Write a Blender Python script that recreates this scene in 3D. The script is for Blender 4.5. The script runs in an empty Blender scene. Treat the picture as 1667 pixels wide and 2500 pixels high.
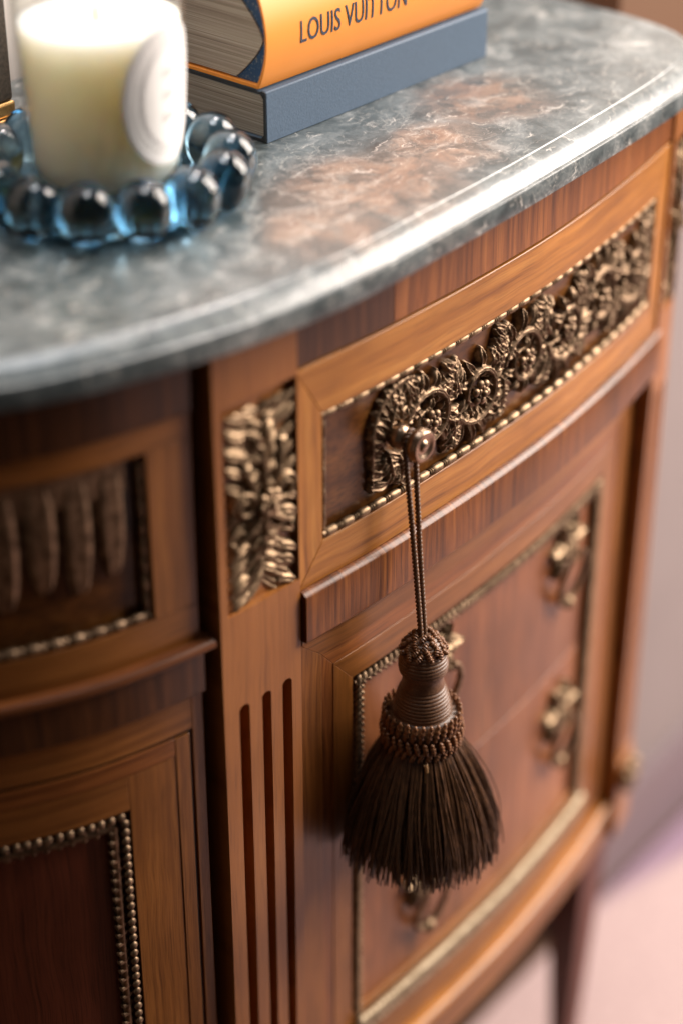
import bpy, bmesh, math, random
import numpy as np
from mathutils import Vector, Matrix

random.seed(7)
PI = math.pi
scene = bpy.context.scene
ZB = 0.985                      # height of the underside of the marble above the floor

# ------------------------------------------------------------------ camera
CAM_PHI, CAM_PITCH = 0.89588, 0.54883
cam_data = bpy.data.cameras.new('camera')
cam = bpy.data.objects.new('camera', cam_data)
scene.collection.objects.link(cam)
cam.location = (-0.8880, -0.6130, ZB + 0.4592)
fx, fy = math.sin(CAM_PHI), math.cos(CAM_PHI)
fwd = Vector((fx * math.cos(CAM_PITCH), fy * math.cos(CAM_PITCH), -math.sin(CAM_PITCH)))
cam.rotation_euler = fwd.to_track_quat('-Z', 'Y').to_euler()
cam_data.sensor_fit = 'VERTICAL'
cam_data.sensor_height = 36.0
cam_data.sensor_width = 24.0
cam_data.lens = 4855.0 / 2500.0 * 36.0
cam_data.clip_start = 0.02
cam_data.clip_end = 60.0
cam_data.dof.use_dof = True
cam_data.dof.focus_distance = 1.21
cam_data.dof.aperture_fstop = 1.75
cam_data.dof.aperture_blades = 9
scene.camera = cam

# ------------------------------------------------------------------ world and lamps
world = bpy.data.worlds.new('World')
scene.world = world
world.use_nodes = True
bg = world.node_tree.nodes['Background']
bg.inputs['Color'].default_value = (1.0, 0.86, 0.74, 1)
bg.inputs['Strength'].default_value = 0.05


def area(name, loc, target, sx, sy, power, col):
    d = bpy.data.lights.new(name, 'AREA')
    d.shape = 'RECTANGLE'
    d.size, d.size_y = sx, sy
    d.energy = power
    d.color = col
    o = bpy.data.objects.new(name, d)
    scene.collection.objects.link(o)
    o.location = loc
    o.rotation_euler = (Vector(target) - Vector(loc)).to_track_quat('-Z', 'Y').to_euler()
    return o


area('window_light', (1.90, -1.05, 2.10), (0.05, 0.0, 0.90), 1.5, 2.2, 228, (1.0, 0.89, 0.80))
area('ceiling_light', (0.05, 0.02, 2.65), (0.0, 0.10, 1.0), 0.8, 0.6, 20, (0.96, 0.97, 1.0))
sc_d = bpy.data.lights.new('added_back_fill', 'POINT'); sc_d.energy = 8.0; sc_d.shadow_soft_size = 0.07; sc_d.color = (1.0, 0.90, 0.86)  # added unseen lamp, brightens the back wall and the things on the marble
sc_o = bpy.data.objects.new('added_back_fill', sc_d); scene.collection.objects.link(sc_o); sc_o.location = (0.22, 0.22, ZB + 0.62)
scene.view_settings.view_transform = 'Standard'
scene.view_settings.look = 'None'
scene.view_settings.exposure = 0.0
scene.view_settings.gamma = 1.0
scene.view_settings.use_curve_mapping = False
scene.cycles.use_denoising = True
scene.cycles.max_bounces = 10
scene.cycles.transmission_bounces = 10
scene.cycles.caustics_reflective = False
scene.cycles.sample_clamp_indirect = 6.0


# ------------------------------------------------------------------ plan curve of the carcass
def spline(xs, ys):
    xs = np.array(xs, float); ys = np.array(ys, float)
    n = len(xs); h = np.diff(xs); A = np.zeros((n, n)); b = np.zeros(n); A[0, 0] = A[-1, -1] = 1
    for i in range(1, n - 1):
        A[i, i - 1] = h[i - 1]; A[i, i] = 2 * (h[i - 1] + h[i]); A[i, i + 1] = h[i]
        b[i] = 6 * ((ys[i + 1] - ys[i]) / h[i] - (ys[i] - ys[i - 1]) / h[i - 1])
    m = np.linalg.solve(A, b)

    def g(x):
        i = int(min(max(np.searchsorted(xs, x) - 1, 0), n - 2)); hh = h[i]
        a = (xs[i + 1] - x) / hh; c = (x - xs[i]) / hh
        return float(a * ys[i] + c * ys[i + 1] + ((a ** 3 - a) * m[i] + (c ** 3 - c) * m[i + 1]) * hh * hh / 6)
    return g


KX = [-.42, -.38, -.338, -.295, -.258, -.225, -.15, -.1, -.05, 0, .05, .1, .15, .2, .25, .30, .345]
KY = [.125, .09, .060, .0365, .0235, .0155, .0075, .003, .0005, -.0005, 0, .0022, .0068, .0132, .0215, .0315, .042]
gY = spline(KX, KY)


def S(X, off, z):
    """point on the bowed front: X across, off proud of the face, z below the marble"""
    sl = (gY(X + 1e-4) - gY(X - 1e-4)) / 2e-4
    n = math.hypot(1, sl)
    return Vector((X + off * sl / n, gY(X) - off / n, ZB + z))


# ------------------------------------------------------------------ mesh builder
class MB:
    def __init__(self):
        self.v = []; self.f = []; self.uv = []

    def add(self, verts, faces, uvs=None):
        b = len(self.v)
        self.v += [Vector(p) for p in verts]
        for k, fc in enumerate(faces):
            self.f.append([b + i for i in fc])
            self.uv.append([uvs[i] for i in fc] if uvs else [(0, 0)] * len(fc))

    def sweep(self, poly, X0, X1, n=24, grain='x', caps=True):
        """poly: closed list of (off, z), counter-clockwise seen from +X end; X0, X1 numbers or functions of (off, z)"""
        m = len(poly)
        a0 = X0 if callable(X0) else (lambda o, z: X0)
        a1 = X1 if callable(X1) else (lambda o, z: X1)
        per = [0]
        for i in range(m):
            p, q = poly[i], poly[(i + 1) % m]
            per.append(per[-1] + math.hypot(p[0] - q[0], p[1] - q[1]))
        vs = []; xs = []
        for i in range(n + 1):
            t = i / n
            for (o, z) in poly:
                x = a0(o, z) * (1 - t) + a1(o, z) * t
                vs.append(S(x, o, z)); xs.append(x)
        b = len(self.v); self.v += vs
        sw = (lambda u, v: (u, v)) if grain == 'x' else (lambda u, v: (v, u))
        for i in range(n):
            for j in range(m):
                k = (j + 1) % m
                A, B, C, D = i * m + j, i * m + k, (i + 1) * m + k, (i + 1) * m + j
                self.f.append([b + A, b + B, b + C, b + D])
                zj, zk = poly[j][1], poly[j][1] + math.copysign(per[j + 1] - per[j], poly[k][1] - poly[j][1] or 1)
                self.uv.append([sw(xs[A], zj), sw(xs[B], zk), sw(xs[C], zk), sw(xs[D], zj)])
        if caps:
            for base, rev in ((0, False), (n * m, True)):
                ids = list(range(base, base + m))
                if rev: ids = ids[::-1]
                self.f.append([b + i for i in ids])
                self.uv.append([sw(poly[i % m][0] + 3, poly[i % m][1]) for i in ids])

    def box(self, X0, X1, z0, z1, o0, o1, n=16, grain='x'):
        self.sweep([(o0, z0), (o1, z0), (o1, z1), (o0, z1)], X0, X1, n, grain)

    def lathe(self, prof, mat=None, n=32, closed=False, uvs=1.0):
        """prof: list of (r, h); mat maps (x, y, h) local to world"""
        mat = mat or Matrix()
        vs = []; uv = []
        L = 0
        for i, (r, h) in enumerate(prof):
            if i: L += math.hypot(r - prof[i - 1][0], h - prof[i - 1][1])
            for j in range(n):
                a = 2 * PI * j / n
                vs.append(mat @ Vector((r * math.cos(a), r * math.sin(a), h)))
                uv.append((j / n * uvs, L))
        fs = []
        m = len(prof)
        for i in range(m - 1 + (1 if closed else 0)):
            i2 = (i + 1) % m
            for j in range(n):
                k = (j + 1) % n
                fs.append([i * n + j, i * n + k, i2 * n + k, i2 * n + j])
        self.add(vs, fs, uv)

    def tube(self, pts, rad, n=8, caps=True):
        pts = [Vector(p) for p in pts]
        N = len(pts)
        rr = rad if hasattr(rad, '__len__') else [rad] * N
        tang = [(pts[min(i + 1, N - 1)] - pts[max(i - 1, 0)]).normalized() for i in range(N)]
        up = Vector((0, 0, 1)) if abs(tang[0].z) < .9 else Vector((1, 0, 0))
        nx = tang[0].cross(up).normalized()
        vs = []; uv = []; L = 0
        for i in range(N):
            if i: L += (pts[i] - pts[i - 1]).length
            nx = (nx - tang[i] * nx.dot(tang[i])).normalized()
            ny = tang[i].cross(nx)
            for j in range(n):
                a = 2 * PI * j / n
                vs.append(pts[i] + (nx * math.cos(a) + ny * math.sin(a)) * rr[i])
                uv.append((L, j / n))
        fs = []
        for i in range(N - 1):
            for j in range(n):
                k = (j + 1) % n
                fs.append([i * n + j, i * n + k, (i + 1) * n + k, (i + 1) * n + j])
        if caps:
            fs.append(list(range(n))[::-1]); fs.append(list(range((N - 1) * n, N * n)))
        self.add(vs, fs, uv)

    def ball(self, c, r, mat=None, nu=12, nv=8):
        """ellipsoid, r a triple in local axes, mat a rotation"""
        if not hasattr(r, '__len__'): r = (r, r, r)
        mat = mat or Matrix.Identity(3)
        c = Vector(c); vs = []; fs = []
        vs.append(c + mat @ Vector((0, 0, r[2])))
        for i in range(1, nv):
            t = PI * i / nv
            for j in range(nu):
                a = 2 * PI * j / nu
                vs.append(c + mat @ Vector((r[0] * math.sin(t) * math.cos(a), r[1] * math.sin(t) * math.sin(a), r[2] * math.cos(t))))
        vs.append(c + mat @ Vector((0, 0, -r[2])))
        for j in range(nu):
            k = (j + 1) % nu
            fs.append([0, 1 + j, 1 + k])
            for i in range(nv - 2):
                a, b = 1 + i * nu, 1 + (i + 1) * nu
                fs.append([a + j, b + j, b + k, a + k])
            fs.append([1 + (nv - 2) * nu + k, 1 + (nv - 2) * nu + j, len(vs) - 1])
        self.add(vs, fs)

    def build(self, name, mat, parent=None, smooth=True, angle=35, bevel=0.0):
        me = bpy.data.meshes.new(name)
        org = parent_origin(parent)
        me.from_pydata([(p - org)[:] for p in self.v], [], self.f)
        uvl = me.uv_layers.new(name='UVMap')
        k = 0
        for uvs in self.uv:
            for t in uvs:
                uvl.data[k].uv = t; k += 1
        bm = bmesh.new(); bm.from_mesh(me)
        bmesh.ops.recalc_face_normals(bm, faces=bm.faces)
        bm.to_mesh(me); bm.free()
        me.materials.append(mat)
        o = bpy.data.objects.new(name, me)
        scene.collection.objects.link(o)
        if parent: o.parent = parent
        if smooth:
            me.polygons.foreach_set('use_smooth', [True] * len(me.polygons))
            if angle < 180:
                me.set_sharp_from_angle(angle=math.radians(angle))
        if bevel > 0:
            md = o.modifiers.new('bevel', 'BEVEL'); md.width = bevel; md.segments = 2
            md.limit_method = 'ANGLE'; md.angle_limit = math.radians(40); md.harden_normals = False
        return o


def parent_origin(p):
    org = Vector((0, 0, 0))
    while p:
        org += p.location; p = p.parent
    return org


def thing(name, label, cat, loc, group=None):
    o = bpy.data.objects.new(name, None)
    scene.collection.objects.link(o)
    o.empty_display_size = 0.02
    o.location = loc
    o['label'] = label; o['category'] = cat
    if group: o['group'] = group
    return o


def struct(o):
    o['kind'] = 'structure'
    return o


# ------------------------------------------------------------------ materials
class NT:
    def __init__(self, name):
        self.m = bpy.data.materials.new(name); self.m.use_nodes = True
        self.t = self.m.node_tree; self.b = self.t.nodes['Principled BSDF']

    def n(self, typ, **kw):
        nd = self.t.nodes.new(typ)
        for k, v in kw.items():
            if k.startswith('i_'):
                key = k[2:]
                key = int(key) if key.isdigit() else key.replace('_', ' ')
                nd.inputs[key].default_value = v
            else:
                setattr(nd, k, v)
        return nd

    def l(self, a, b): self.t.links.new(a, b)

    def ramp(self, stops, src, interp='LINEAR'):
        r = self.n('ShaderNodeValToRGB'); r.color_ramp.interpolation = interp
        el = r.color_ramp.elements
        el[0].position, el[0].color = stops[0][0], (*stops[0][1], 1)
        el[1].position, el[1].color = stops[-1][0], (*stops[-1][1], 1)
        for p, c in stops[1:-1]:
            e = el.new(p); e.color = (*c, 1)
        self.l(src, r.inputs[0])
        return r.outputs[0]

    def mix(self, fac, a, b, mode='MIX'):
        x = self.n('ShaderNodeMix', data_type='RGBA', blend_type=mode)
        for s, v in ((0, fac), (6, a), (7, b)):
            if hasattr(v, 'is_linked') or hasattr(v, 'links'): self.l(v, x.inputs[s])
            else: x.inputs[s].default_value = v if not hasattr(v, '__len__') else (*v, 1)
        return x.outputs[2]

    def bump(self, h, strength, dist=0.001):
        bp = self.n('ShaderNodeBump'); bp.inputs['Strength'].default_value = strength; bp.inputs['Distance'].default_value = dist
        self.l(h, bp.inputs['Height']); self.l(bp.outputs[0], self.b.inputs['Normal'])


def set_p(b, **kw):
    for k, v in kw.items():
        b.inputs[k.replace('_', ' ')].default_value = v


def wood(name, dark, mid, light, along=5.0, across=150.0, contrast=1.0, rough=0.33, coat=0.10, pore=0.35, sat_var=0.25, spots=0.0):
    N = NT(name)
    uv = N.n('ShaderNodeUVMap')
    oi = N.n('ShaderNodeObjectInfo')
    cmb = N.n('ShaderNodeCombineXYZ')
    mul = N.n('ShaderNodeMath', operation='MULTIPLY'); mul.inputs[1].default_value = 37.0
    N.l(oi.outputs['Random'], mul.inputs[0]); N.l(mul.outputs[0], cmb.inputs[0]); N.l(mul.outputs[0], cmb.inputs[1])
    # gentle waviness of the grain
    wv = N.n('ShaderNodeTexNoise', i_Scale=9.0, i_Detail=2.0)
    N.l(uv.outputs[0], wv.inputs['Vector'])
    wsub = N.n('ShaderNodeVectorMath', operation='SUBTRACT'); wsub.inputs[1].default_value = (.5, .5, .5)
    N.l(wv.outputs['Color'], wsub.inputs[0])
    wsc = N.n('ShaderNodeVectorMath', operation='MULTIPLY'); wsc.inputs[1].default_value = (0, .012, 0)
    N.l(wsub.outputs[0], wsc.inputs[0])
    wadd = N.n('ShaderNodeVectorMath', operation='ADD'); N.l(uv.outputs[0], wadd.inputs[0]); N.l(wsc.outputs[0], wadd.inputs[1])

    def mapped(sx, sy, k):
        mp = N.n('ShaderNodeMapping'); mp.inputs['Scale'].default_value = (sx, sy, 1)
        N.l(wadd.outputs[0], mp.inputs['Vector'])
        ad = N.n('ShaderNodeVectorMath', operation='MULTIPLY_ADD'); ad.inputs[1].default_value = (k, k, k)
        N.l(cmb.outputs[0], ad.inputs[0]); N.l(mp.outputs[0], ad.inputs[2])
        return ad.outputs[0]
    g1 = N.n('ShaderNodeTexNoise', i_Scale=1.0, i_Detail=6.0, i_Roughness=0.62)
    N.l(mapped(along, across, 1.0), g1.inputs['Vector'])
    c1 = N.ramp([(0.5 - .24 / contrast, dark), (0.5, mid), (0.5 + .24 / contrast, light)], g1.outputs['Fac'])
    g2 = N.n('ShaderNodeTexNoise', i_Scale=1.0, i_Detail=3.0, i_Roughness=0.5)
    N.l(mapped(along * 6, across * 8, 1.7), g2.inputs['Vector'])
    p2 = N.ramp([(0.36, (1 - pore, 1 - pore, 1 - pore)), (0.5, (1, 1, 1))], g2.outputs['Fac'])
    c2 = N.mix(1.0, c1, p2, 'MULTIPLY')
    g3 = N.n('ShaderNodeTexNoise', i_Scale=1.0, i_Detail=2.0)
    N.l(mapped(along * 1.6, across * .12, 2.3), g3.inputs['Vector'])
    lo = 1 - sat_var
    p3 = N.ramp([(0.3, (lo, lo * .95, lo * .9)), (0.7, (1 + sat_var * .35, 1 + sat_var * .3, 1 + sat_var * .25))], g3.outputs['Fac'])
    c3 = N.mix(1.0, c2, p3, 'MULTIPLY')
    g5 = N.n('ShaderNodeTexNoise', i_Scale=1.0, i_Detail=4.0, i_Roughness=.6)
    N.l(mapped(along * .8, across * 2.6, 4.7), g5.inputs['Vector'])
    p5 = N.ramp([(0.57, (1, 1, 1)), (0.68, (.58, .54, .50))], g5.outputs['Fac'])
    c3 = N.mix(1.0, c3, p5, 'MULTIPLY')
    if spots > 0:
        g4 = N.n('ShaderNodeTexNoise', i_Scale=1.0, i_Detail=4.0, i_Roughness=.7)
        N.l(mapped(along * 9, across * 1.1, 3.1), g4.inputs['Vector'])
        p4 = N.ramp([(0.66, (1, 1, 1)), (0.75, (1 - spots, 1 - spots, 1 - spots))], g4.outputs['Fac'])
        c3 = N.mix(1.0, c3, p4, 'MULTIPLY')
    N.l(c3, N.b.inputs['Base Color'])
    r = N.n('ShaderNodeTexNoise', i_Scale=35.0, i_Detail=4.0); N.l(uv.outputs[0], r.inputs['Vector'])
    mr = N.n('ShaderNodeMapRange'); mr.inputs[3].default_value = rough - .06; mr.inputs[4].default_value = rough + .09
    N.l(r.outputs['Fac'], mr.inputs[0]); N.l(mr.outputs[0], N.b.inputs['Roughness'])
    set_p(N.b, Coat_Weight=coat, Coat_Roughness=0.16)
    N.b.inputs['Specular IOR Level'].default_value = .32
    N.bump(g2.outputs['Fac'], 0.12, 0.0004)
    return N.m


M = {}
M['honey'] = wood('honey_wood', (.20, .066, .011), (.40, .155, .027), (.52, .235, .052), 6, 150, 1.0, pore=.30, spots=.4)
M['stile'] = wood('stile_wood', (.21, .072, .017), (.30, .110, .026), (.37, .15, .04), 5, 120, .6, pore=.22, sat_var=.18)
M['cross'] = wood('crossband_wood', (.075, .022, .006), (.25, .082, .020), (.37, .14, .038), 5, 200, 1.0, pore=.45, rough=.32)
M['crossmid'] = wood('crossband_mid', (.032, .009, .0025), (.17, .052, .012), (.32, .115, .028), 5, 190, 1.1, pore=.5, rough=.36, sat_var=.4, coat=.12)
M['crossdark'] = wood('crossband_dark', (.022, .007, .003), (.075, .026, .009), (.15, .056, .019), 5, 210, 1.0, pore=.5, rough=.32)
M['flame'] = wood('flame_mahogany', (.11, .035, .012), (.25, .088, .032), (.36, .145, .060), 4, 34, 1.1, pore=.30, sat_var=.42)
M['frame'] = wood('frame_wood', (.14, .047, .010), (.26, .096, .022), (.37, .150, .038), 6, 210, .9, pore=.34)
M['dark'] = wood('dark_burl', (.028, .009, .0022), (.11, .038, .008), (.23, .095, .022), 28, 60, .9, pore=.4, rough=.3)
M['ebonyshade'] = wood('ebony_and_gap_shade', (.010, .006, .004), (.020, .011, .008), (.035, .02, .013), 6, 150, 1, rough=.4)  # inlay lines, and the shade painted into the gaps
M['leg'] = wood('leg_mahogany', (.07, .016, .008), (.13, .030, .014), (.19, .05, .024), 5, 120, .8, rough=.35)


def brass(name, base, dark, rough=.36):
    N = NT(name)
    tc = N.n('ShaderNodeTexCoord')
    n1 = N.n('ShaderNodeTexNoise', i_Scale=160.0, i_Detail=6.0, i_Roughness=.65); N.l(tc.outputs['Object'], n1.inputs['Vector'])
    n2 = N.n('ShaderNodeTexNoise', i_Scale=900.0, i_Detail=3.0); N.l(tc.outputs['Object'], n2.inputs['Vector'])
    N.l(N.ramp([(.34, dark), (.62, base)], n1.outputs['Fac']), N.b.inputs['Base Color'])
    mr = N.n('ShaderNodeMapRange'); mr.inputs[3].default_value = rough + .16; mr.inputs[4].default_value = rough - .08
    N.l(n1.outputs['Fac'], mr.inputs[0]); N.l(mr.outputs[0], N.b.inputs['Roughness'])
    set_p(N.b, Metallic=1.0)
    N.bump(n2.outputs['Fac'], .18, .0003)
    return N.m


M['brass'] = brass('aged_brass', (.36, .250, .155), (.12, .080, .047), .48)
M['palebrass'] = brass('pale_brass', (.50, .40, .28), (.26, .195, .125), .48)
M['bronze'] = brass('dark_bronze', (.30, .205, .130), (.08, .050, .031), .48)
M['knob'] = brass('knob_bronze', (.42, .30, .21), (.24, .16, .11), .26)


def marble_mat():
    N = NT('grey_green_marble')
    tc = N.n('ShaderNodeTexCoord'); P0 = tc.outputs['Object']
    d = N.n('ShaderNodeTexNoise', i_Scale=22.0, i_Detail=5.0, i_Roughness=.6); N.l(P0, d.inputs['Vector'])
    ds = N.n('ShaderNodeVectorMath', operation='SUBTRACT'); ds.inputs[1].default_value = (.5, .5, .5); N.l(d.outputs['Color'], ds.inputs[0])
    dm = N.n('ShaderNodeVectorMath', operation='MULTIPLY_ADD'); dm.inputs[1].default_value = (.055,) * 3; N.l(ds.outputs[0], dm.inputs[0]); N.l(P0, dm.inputs[2])
    W = dm.outputs[0]
    n1 = N.n('ShaderNodeTexNoise', i_Scale=42.0, i_Detail=9.0, i_Roughness=.70); N.l(W, n1.inputs['Vector'])
    base = N.ramp([(.30, (.010, .016, .018)), (.45, (.045, .059, .063)), (.58, (.105, .122, .125)), (.74, (.30, .305, .30))], n1.outputs['Fac'])
    # warm patches at a few places of the slab
    acc = None
    for (x, y, r) in ((-.040, .040, .062), (.118, .078, .050), (-.105, .022, .040), (.035, .050, .040)):
        vm = N.n('ShaderNodeVectorMath', operation='DISTANCE'); vm.inputs[1].default_value = (x, y - .15, ZB + .02)
        N.l(W, vm.inputs[0])
        mr = N.n('ShaderNodeMapRange', interpolation_type='SMOOTHSTEP'); mr.inputs[1].default_value = r * 1.15; mr.inputs[2].default_value = r * .45; mr.inputs[3].default_value = 0; mr.inputs[4].default_value = 1
        N.l(vm.outputs['Value'], mr.inputs[0])
        if acc is None: acc = mr.outputs[0]
        else:
            mx = N.n('ShaderNodeMath', operation='MAXIMUM'); N.l(acc, mx.inputs[0]); N.l(mr.outputs[0], mx.inputs[1]); acc = mx.outputs[0]
    st = N.n('ShaderNodeMapping'); st.inputs['Rotation'].default_value = (0, 0, .7); st.inputs['Scale'].default_value = (14, 60, 20); N.l(W, st.inputs['Vector'])
    n2 = N.n('ShaderNodeTexNoise', i_Scale=1.0, i_Detail=8.0, i_Roughness=.7); N.l(st.outputs[0], n2.inputs['Vector'])
    warm = N.ramp([(.32, (.062, .032, .020)), (.45, (.155, .080, .047)), (.55, (.22, .140, .095)), (.64, (.40, .35, .31))], n2.outputs['Fac'])
    m1 = N.n('ShaderNodeMath', operation='MULTIPLY'); N.l(acc, m1.inputs[0])
    pr = N.ramp([(.40, (.10,) * 3), (.56, (.70,) * 3)], n1.outputs['Fac'])
    N.l(pr, m1.inputs[1])
    c = N.mix(m1.outputs[0], base, warm)
    # pale veins
    for sc, wd, amt in ((30.0, .02, .30), (85.0, .04, .22)):
        vo = N.n('ShaderNodeTexVoronoi', feature='DISTANCE_TO_EDGE', i_Scale=sc); N.l(W, vo.inputs['Vector'])
        ve = N.ramp([(0.0, (amt,) * 3), (wd, (0,) * 3)], vo.outputs['Distance'])
        gate = N.n('ShaderNodeTexNoise', i_Scale=sc * .45, i_Detail=3.0); N.l(P0, gate.inputs['Vector'])
        gr = N.ramp([(.46, (0,) * 3), (.6, (1,) * 3)], gate.outputs['Fac'])
        vv = N.n('ShaderNodeMath', operation='MULTIPLY'); N.l(ve, vv.inputs[0]); N.l(gr, vv.inputs[1])
        c = N.mix(vv.outputs[0], c, (.62, .60, .55))
    # fine pale streaks
    st2 = N.n('ShaderNodeMapping'); st2.inputs['Rotation'].default_value = (0, 0, -.5); st2.inputs['Scale'].default_value = (60, 320, 60); N.l(W, st2.inputs['Vector'])
    n5 = N.n('ShaderNodeTexNoise', i_Scale=1.0, i_Detail=5.0, i_Roughness=.6); N.l(st2.outputs[0], n5.inputs['Vector'])
    c = N.mix(N.ramp([(.60, (0,) * 3), (.70, (.5,) * 3)], n5.outputs['Fac']), c, (.66, .62, .57))
    N.l(c, N.b.inputs['Base Color'])
    set_p(N.b, Roughness=.34, Coat_Weight=.16, Coat_Roughness=.06)
    N.b.inputs['IOR'].default_value = 1.55
    return N.m


M['marble'] = marble_mat()


def plain(name, col, rough=.5, noise=0.0, scale=60.0, metallic=0, bump=0.0, **kw):
    N = NT(name)
    if noise:
        tc = N.n('ShaderNodeTexCoord'); n1 = N.n('ShaderNodeTexNoise', i_Scale=scale, i_Detail=5.0); N.l(tc.outputs['Object'], n1.inputs['Vector'])
        a = tuple(x * (1 - noise) for x in col); b = tuple(min(1, x * (1 + noise)) for x in col)
        N.l(N.ramp([(.3, a), (.7, b)], n1.outputs['Fac']), N.b.inputs['Base Color'])
        if bump: N.bump(n1.outputs['Fac'], bump, .0006)
    else:
        N.b.inputs['Base Color'].default_value = (*col, 1)
    set_p(N.b, Roughness=rough, Metallic=metallic, **kw)
    return N.m


def glass(name, col, rough=0.0):
    N = NT(name)
    set_p(N.b, Roughness=rough, Transmission_Weight=1.0, IOR=1.48)
    N.b.inputs['Base Color'].default_value = (*col, 1)
    return N.m


def thin_glass(name):
    N = NT(name); t = N.t
    tr = N.n('ShaderNodeBsdfTransparent'); tr.inputs[0].default_value = (.97, .975, .965, 1)
    gl = N.n('ShaderNodeBsdfGlossy'); gl.inputs['Roughness'].default_value = .02
    lw = N.n('ShaderNodeLayerWeight'); lw.inputs[0].default_value = .5
    pw = N.n('ShaderNodeMath', operation='POWER'); pw.inputs[1].default_value = 4.0; N.l(lw.outputs['Facing'], pw.inputs[0])
    fr = N.n('ShaderNodeMath', operation='MULTIPLY_ADD'); fr.inputs[1].default_value = .45; fr.inputs[2].default_value = .035; N.l(pw.outputs[0], fr.inputs[0])
    mx = N.n('ShaderNodeMixShader'); N.l(fr.outputs[0], mx.inputs[0]); N.l(tr.outputs[0], mx.inputs[1]); N.l(gl.outputs[0], mx.inputs[2])
    N.l(mx.outputs[0], t.nodes['Material Output'].inputs['Surface'])
    return N.m


M['glass'] = thin_glass('clear_glass')
M['tealglass'] = glass('teal_glass', (.25, .42, .54), .01)
M['wax'] = plain('candle_wax', (.94, .87, .73), .45, .03, 40.0, Subsurface_Weight=1.0, Subsurface_Scale=.05)
M['wax'].node_tree.nodes['Principled BSDF'].inputs['Subsurface Radius'].default_value = (1.0, .88, .72)
M['wick'] = plain('wick_cotton', (.10, .08, .06), .9)
M['label'] = plain('label_paper', (.90, .885, .87), .6, .03)
M['print'] = plain('label_print', (.55, .53, .53), .6)
M['slate'] = plain('slate_cloth', (.060, .100, .155), .62, .10, 700.0, bump=.25)
M['coveredge'] = plain('cover_edge', (.025, .027, .032), .6)
M['orange'] = plain('orange_jacket', (.84, .30, .045), .42, .03, 30.0)
M['ink'] = plain('navy_ink', (.016, .03, .06), .5)


def pages_mat():
    N = NT('page_edges')
    tc = N.n('ShaderNodeTexCoord')
    mp = N.n('ShaderNodeMapping'); mp.inputs['Scale'].default_value = (6, 6, 1500); N.l(tc.outputs['Object'], mp.inputs['Vector'])
    n1 = N.n('ShaderNodeTexNoise', i_Scale=1.0, i_Detail=4.0, i_Roughness=.7); N.l(mp.outputs[0], n1.inputs['Vector'])
    N.l(N.ramp([(.3, (.16, .125, .10)), (.5, (.34, .29, .25)), (.7, (.50, .45, .40))], n1.outputs['Fac']), N.b.inputs['Base Color'])
    set_p(N.b, Roughness=.75); N.bump(n1.outputs['Fac'], .4, .0004)
    return N.m


M['pages'] = pages_mat()


def navy_mat():
    N = NT('navy_endpaper')
    tc = N.n('ShaderNodeTexCoord')
    n1 = N.n('ShaderNodeTexNoise', i_Scale=700.0, i_Detail=2.0); N.l(tc.outputs['Object'], n1.inputs['Vector'])
    N.l(N.ramp([(.60, (.014, .060, .16)), (.70, (.30, .30, .28))], n1.outputs['Fac']), N.b.inputs['Base Color'])
    set_p(N.b, Roughness=.5)
    return N.m


M['navy'] = navy_mat()


def silk(name, dark, light, sc=900.0):
    N = NT(name)
    tc = N.n('ShaderNodeTexCoord')
    n1 = N.n('ShaderNodeTexNoise', i_Scale=sc, i_Detail=3.0); N.l(tc.outputs['Object'], n1.inputs['Vector'])
    N.l(N.ramp([(.3, dark), (.7, light)], n1.outputs['Fac']), N.b.inputs['Base Color'])
    set_p(N.b, Roughness=.40, Sheen_Weight=.06, Sheen_Roughness=.35, Anisotropic=.4)
    N.b.inputs['Sheen Tint'].default_value = (.9, .55, .3, 1)
    N.bump(n1.outputs['Fac'], .35, .0003)
    return N.m


M['silk'] = silk('brown_silk', (.070, .030, .014), (.165, .078, .036))
M['knotsilk'] = silk('knotted_silk', (.105, .040, .015), (.26, .112, .044))
M['fringe'] = silk('fringe_silk', (.034, .014, .006), (.115, .050, .020), 300.0)
M['thread'] = silk('gold_thread', (.30, .15, .06), (.5, .28, .12))


# ------------------------------------------------------------------ setting
def slab(name, x0, x1, y0, y1, z0, z1, mat):
    b = MB()
    vs = [(x, y, z) for x in (x0, x1) for y in (y0, y1) for z in (z0, z1)]
    fs = [(0, 1, 3, 2), (4, 6, 7, 5), (0, 4, 5, 1), (2, 3, 7, 6), (0, 2, 6, 4), (1, 5, 7, 3)]
    b.add(vs, fs)
    return b.build(name, mat, smooth=False)


def carpet_mat():
    N = NT('pink_carpet')
    tc = N.n('ShaderNodeTexCoord')
    n1 = N.n('ShaderNodeTexNoise', i_Scale=90.0, i_Detail=6.0, i_Roughness=.7); N.l(tc.outputs['Object'], n1.inputs['Vector'])
    base = N.ramp([(.3, (.37, .265, .26)), (.7, (.50, .37, .36))], n1.outputs['Fac'])
    sx = N.n('ShaderNodeSeparateXYZ'); N.l(tc.outputs['Object'], sx.inputs[0])
    ad = N.n('ShaderNodeMath', operation='MULTIPLY_ADD'); ad.inputs[1].default_value = .25; N.l(sx.outputs[0], ad.inputs[0]); N.l(sx.outputs[1], ad.inputs[2])
    pp = N.n('ShaderNodeMath', operation='PINGPONG'); pp.inputs[1].default_value = .16; N.l(ad.outputs[0], pp.inputs[0])
    band = N.ramp([(.028, (1, 1, 1)), (.045, (0, 0, 0))], pp.outputs[0])
    N.l(N.mix(band, base, (.24, .16, .22)), N.b.inputs['Base Color'])
    set_p(N.b, Roughness=.95); N.bump(n1.outputs['Fac'], .5, .003)
    return N.m


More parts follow.
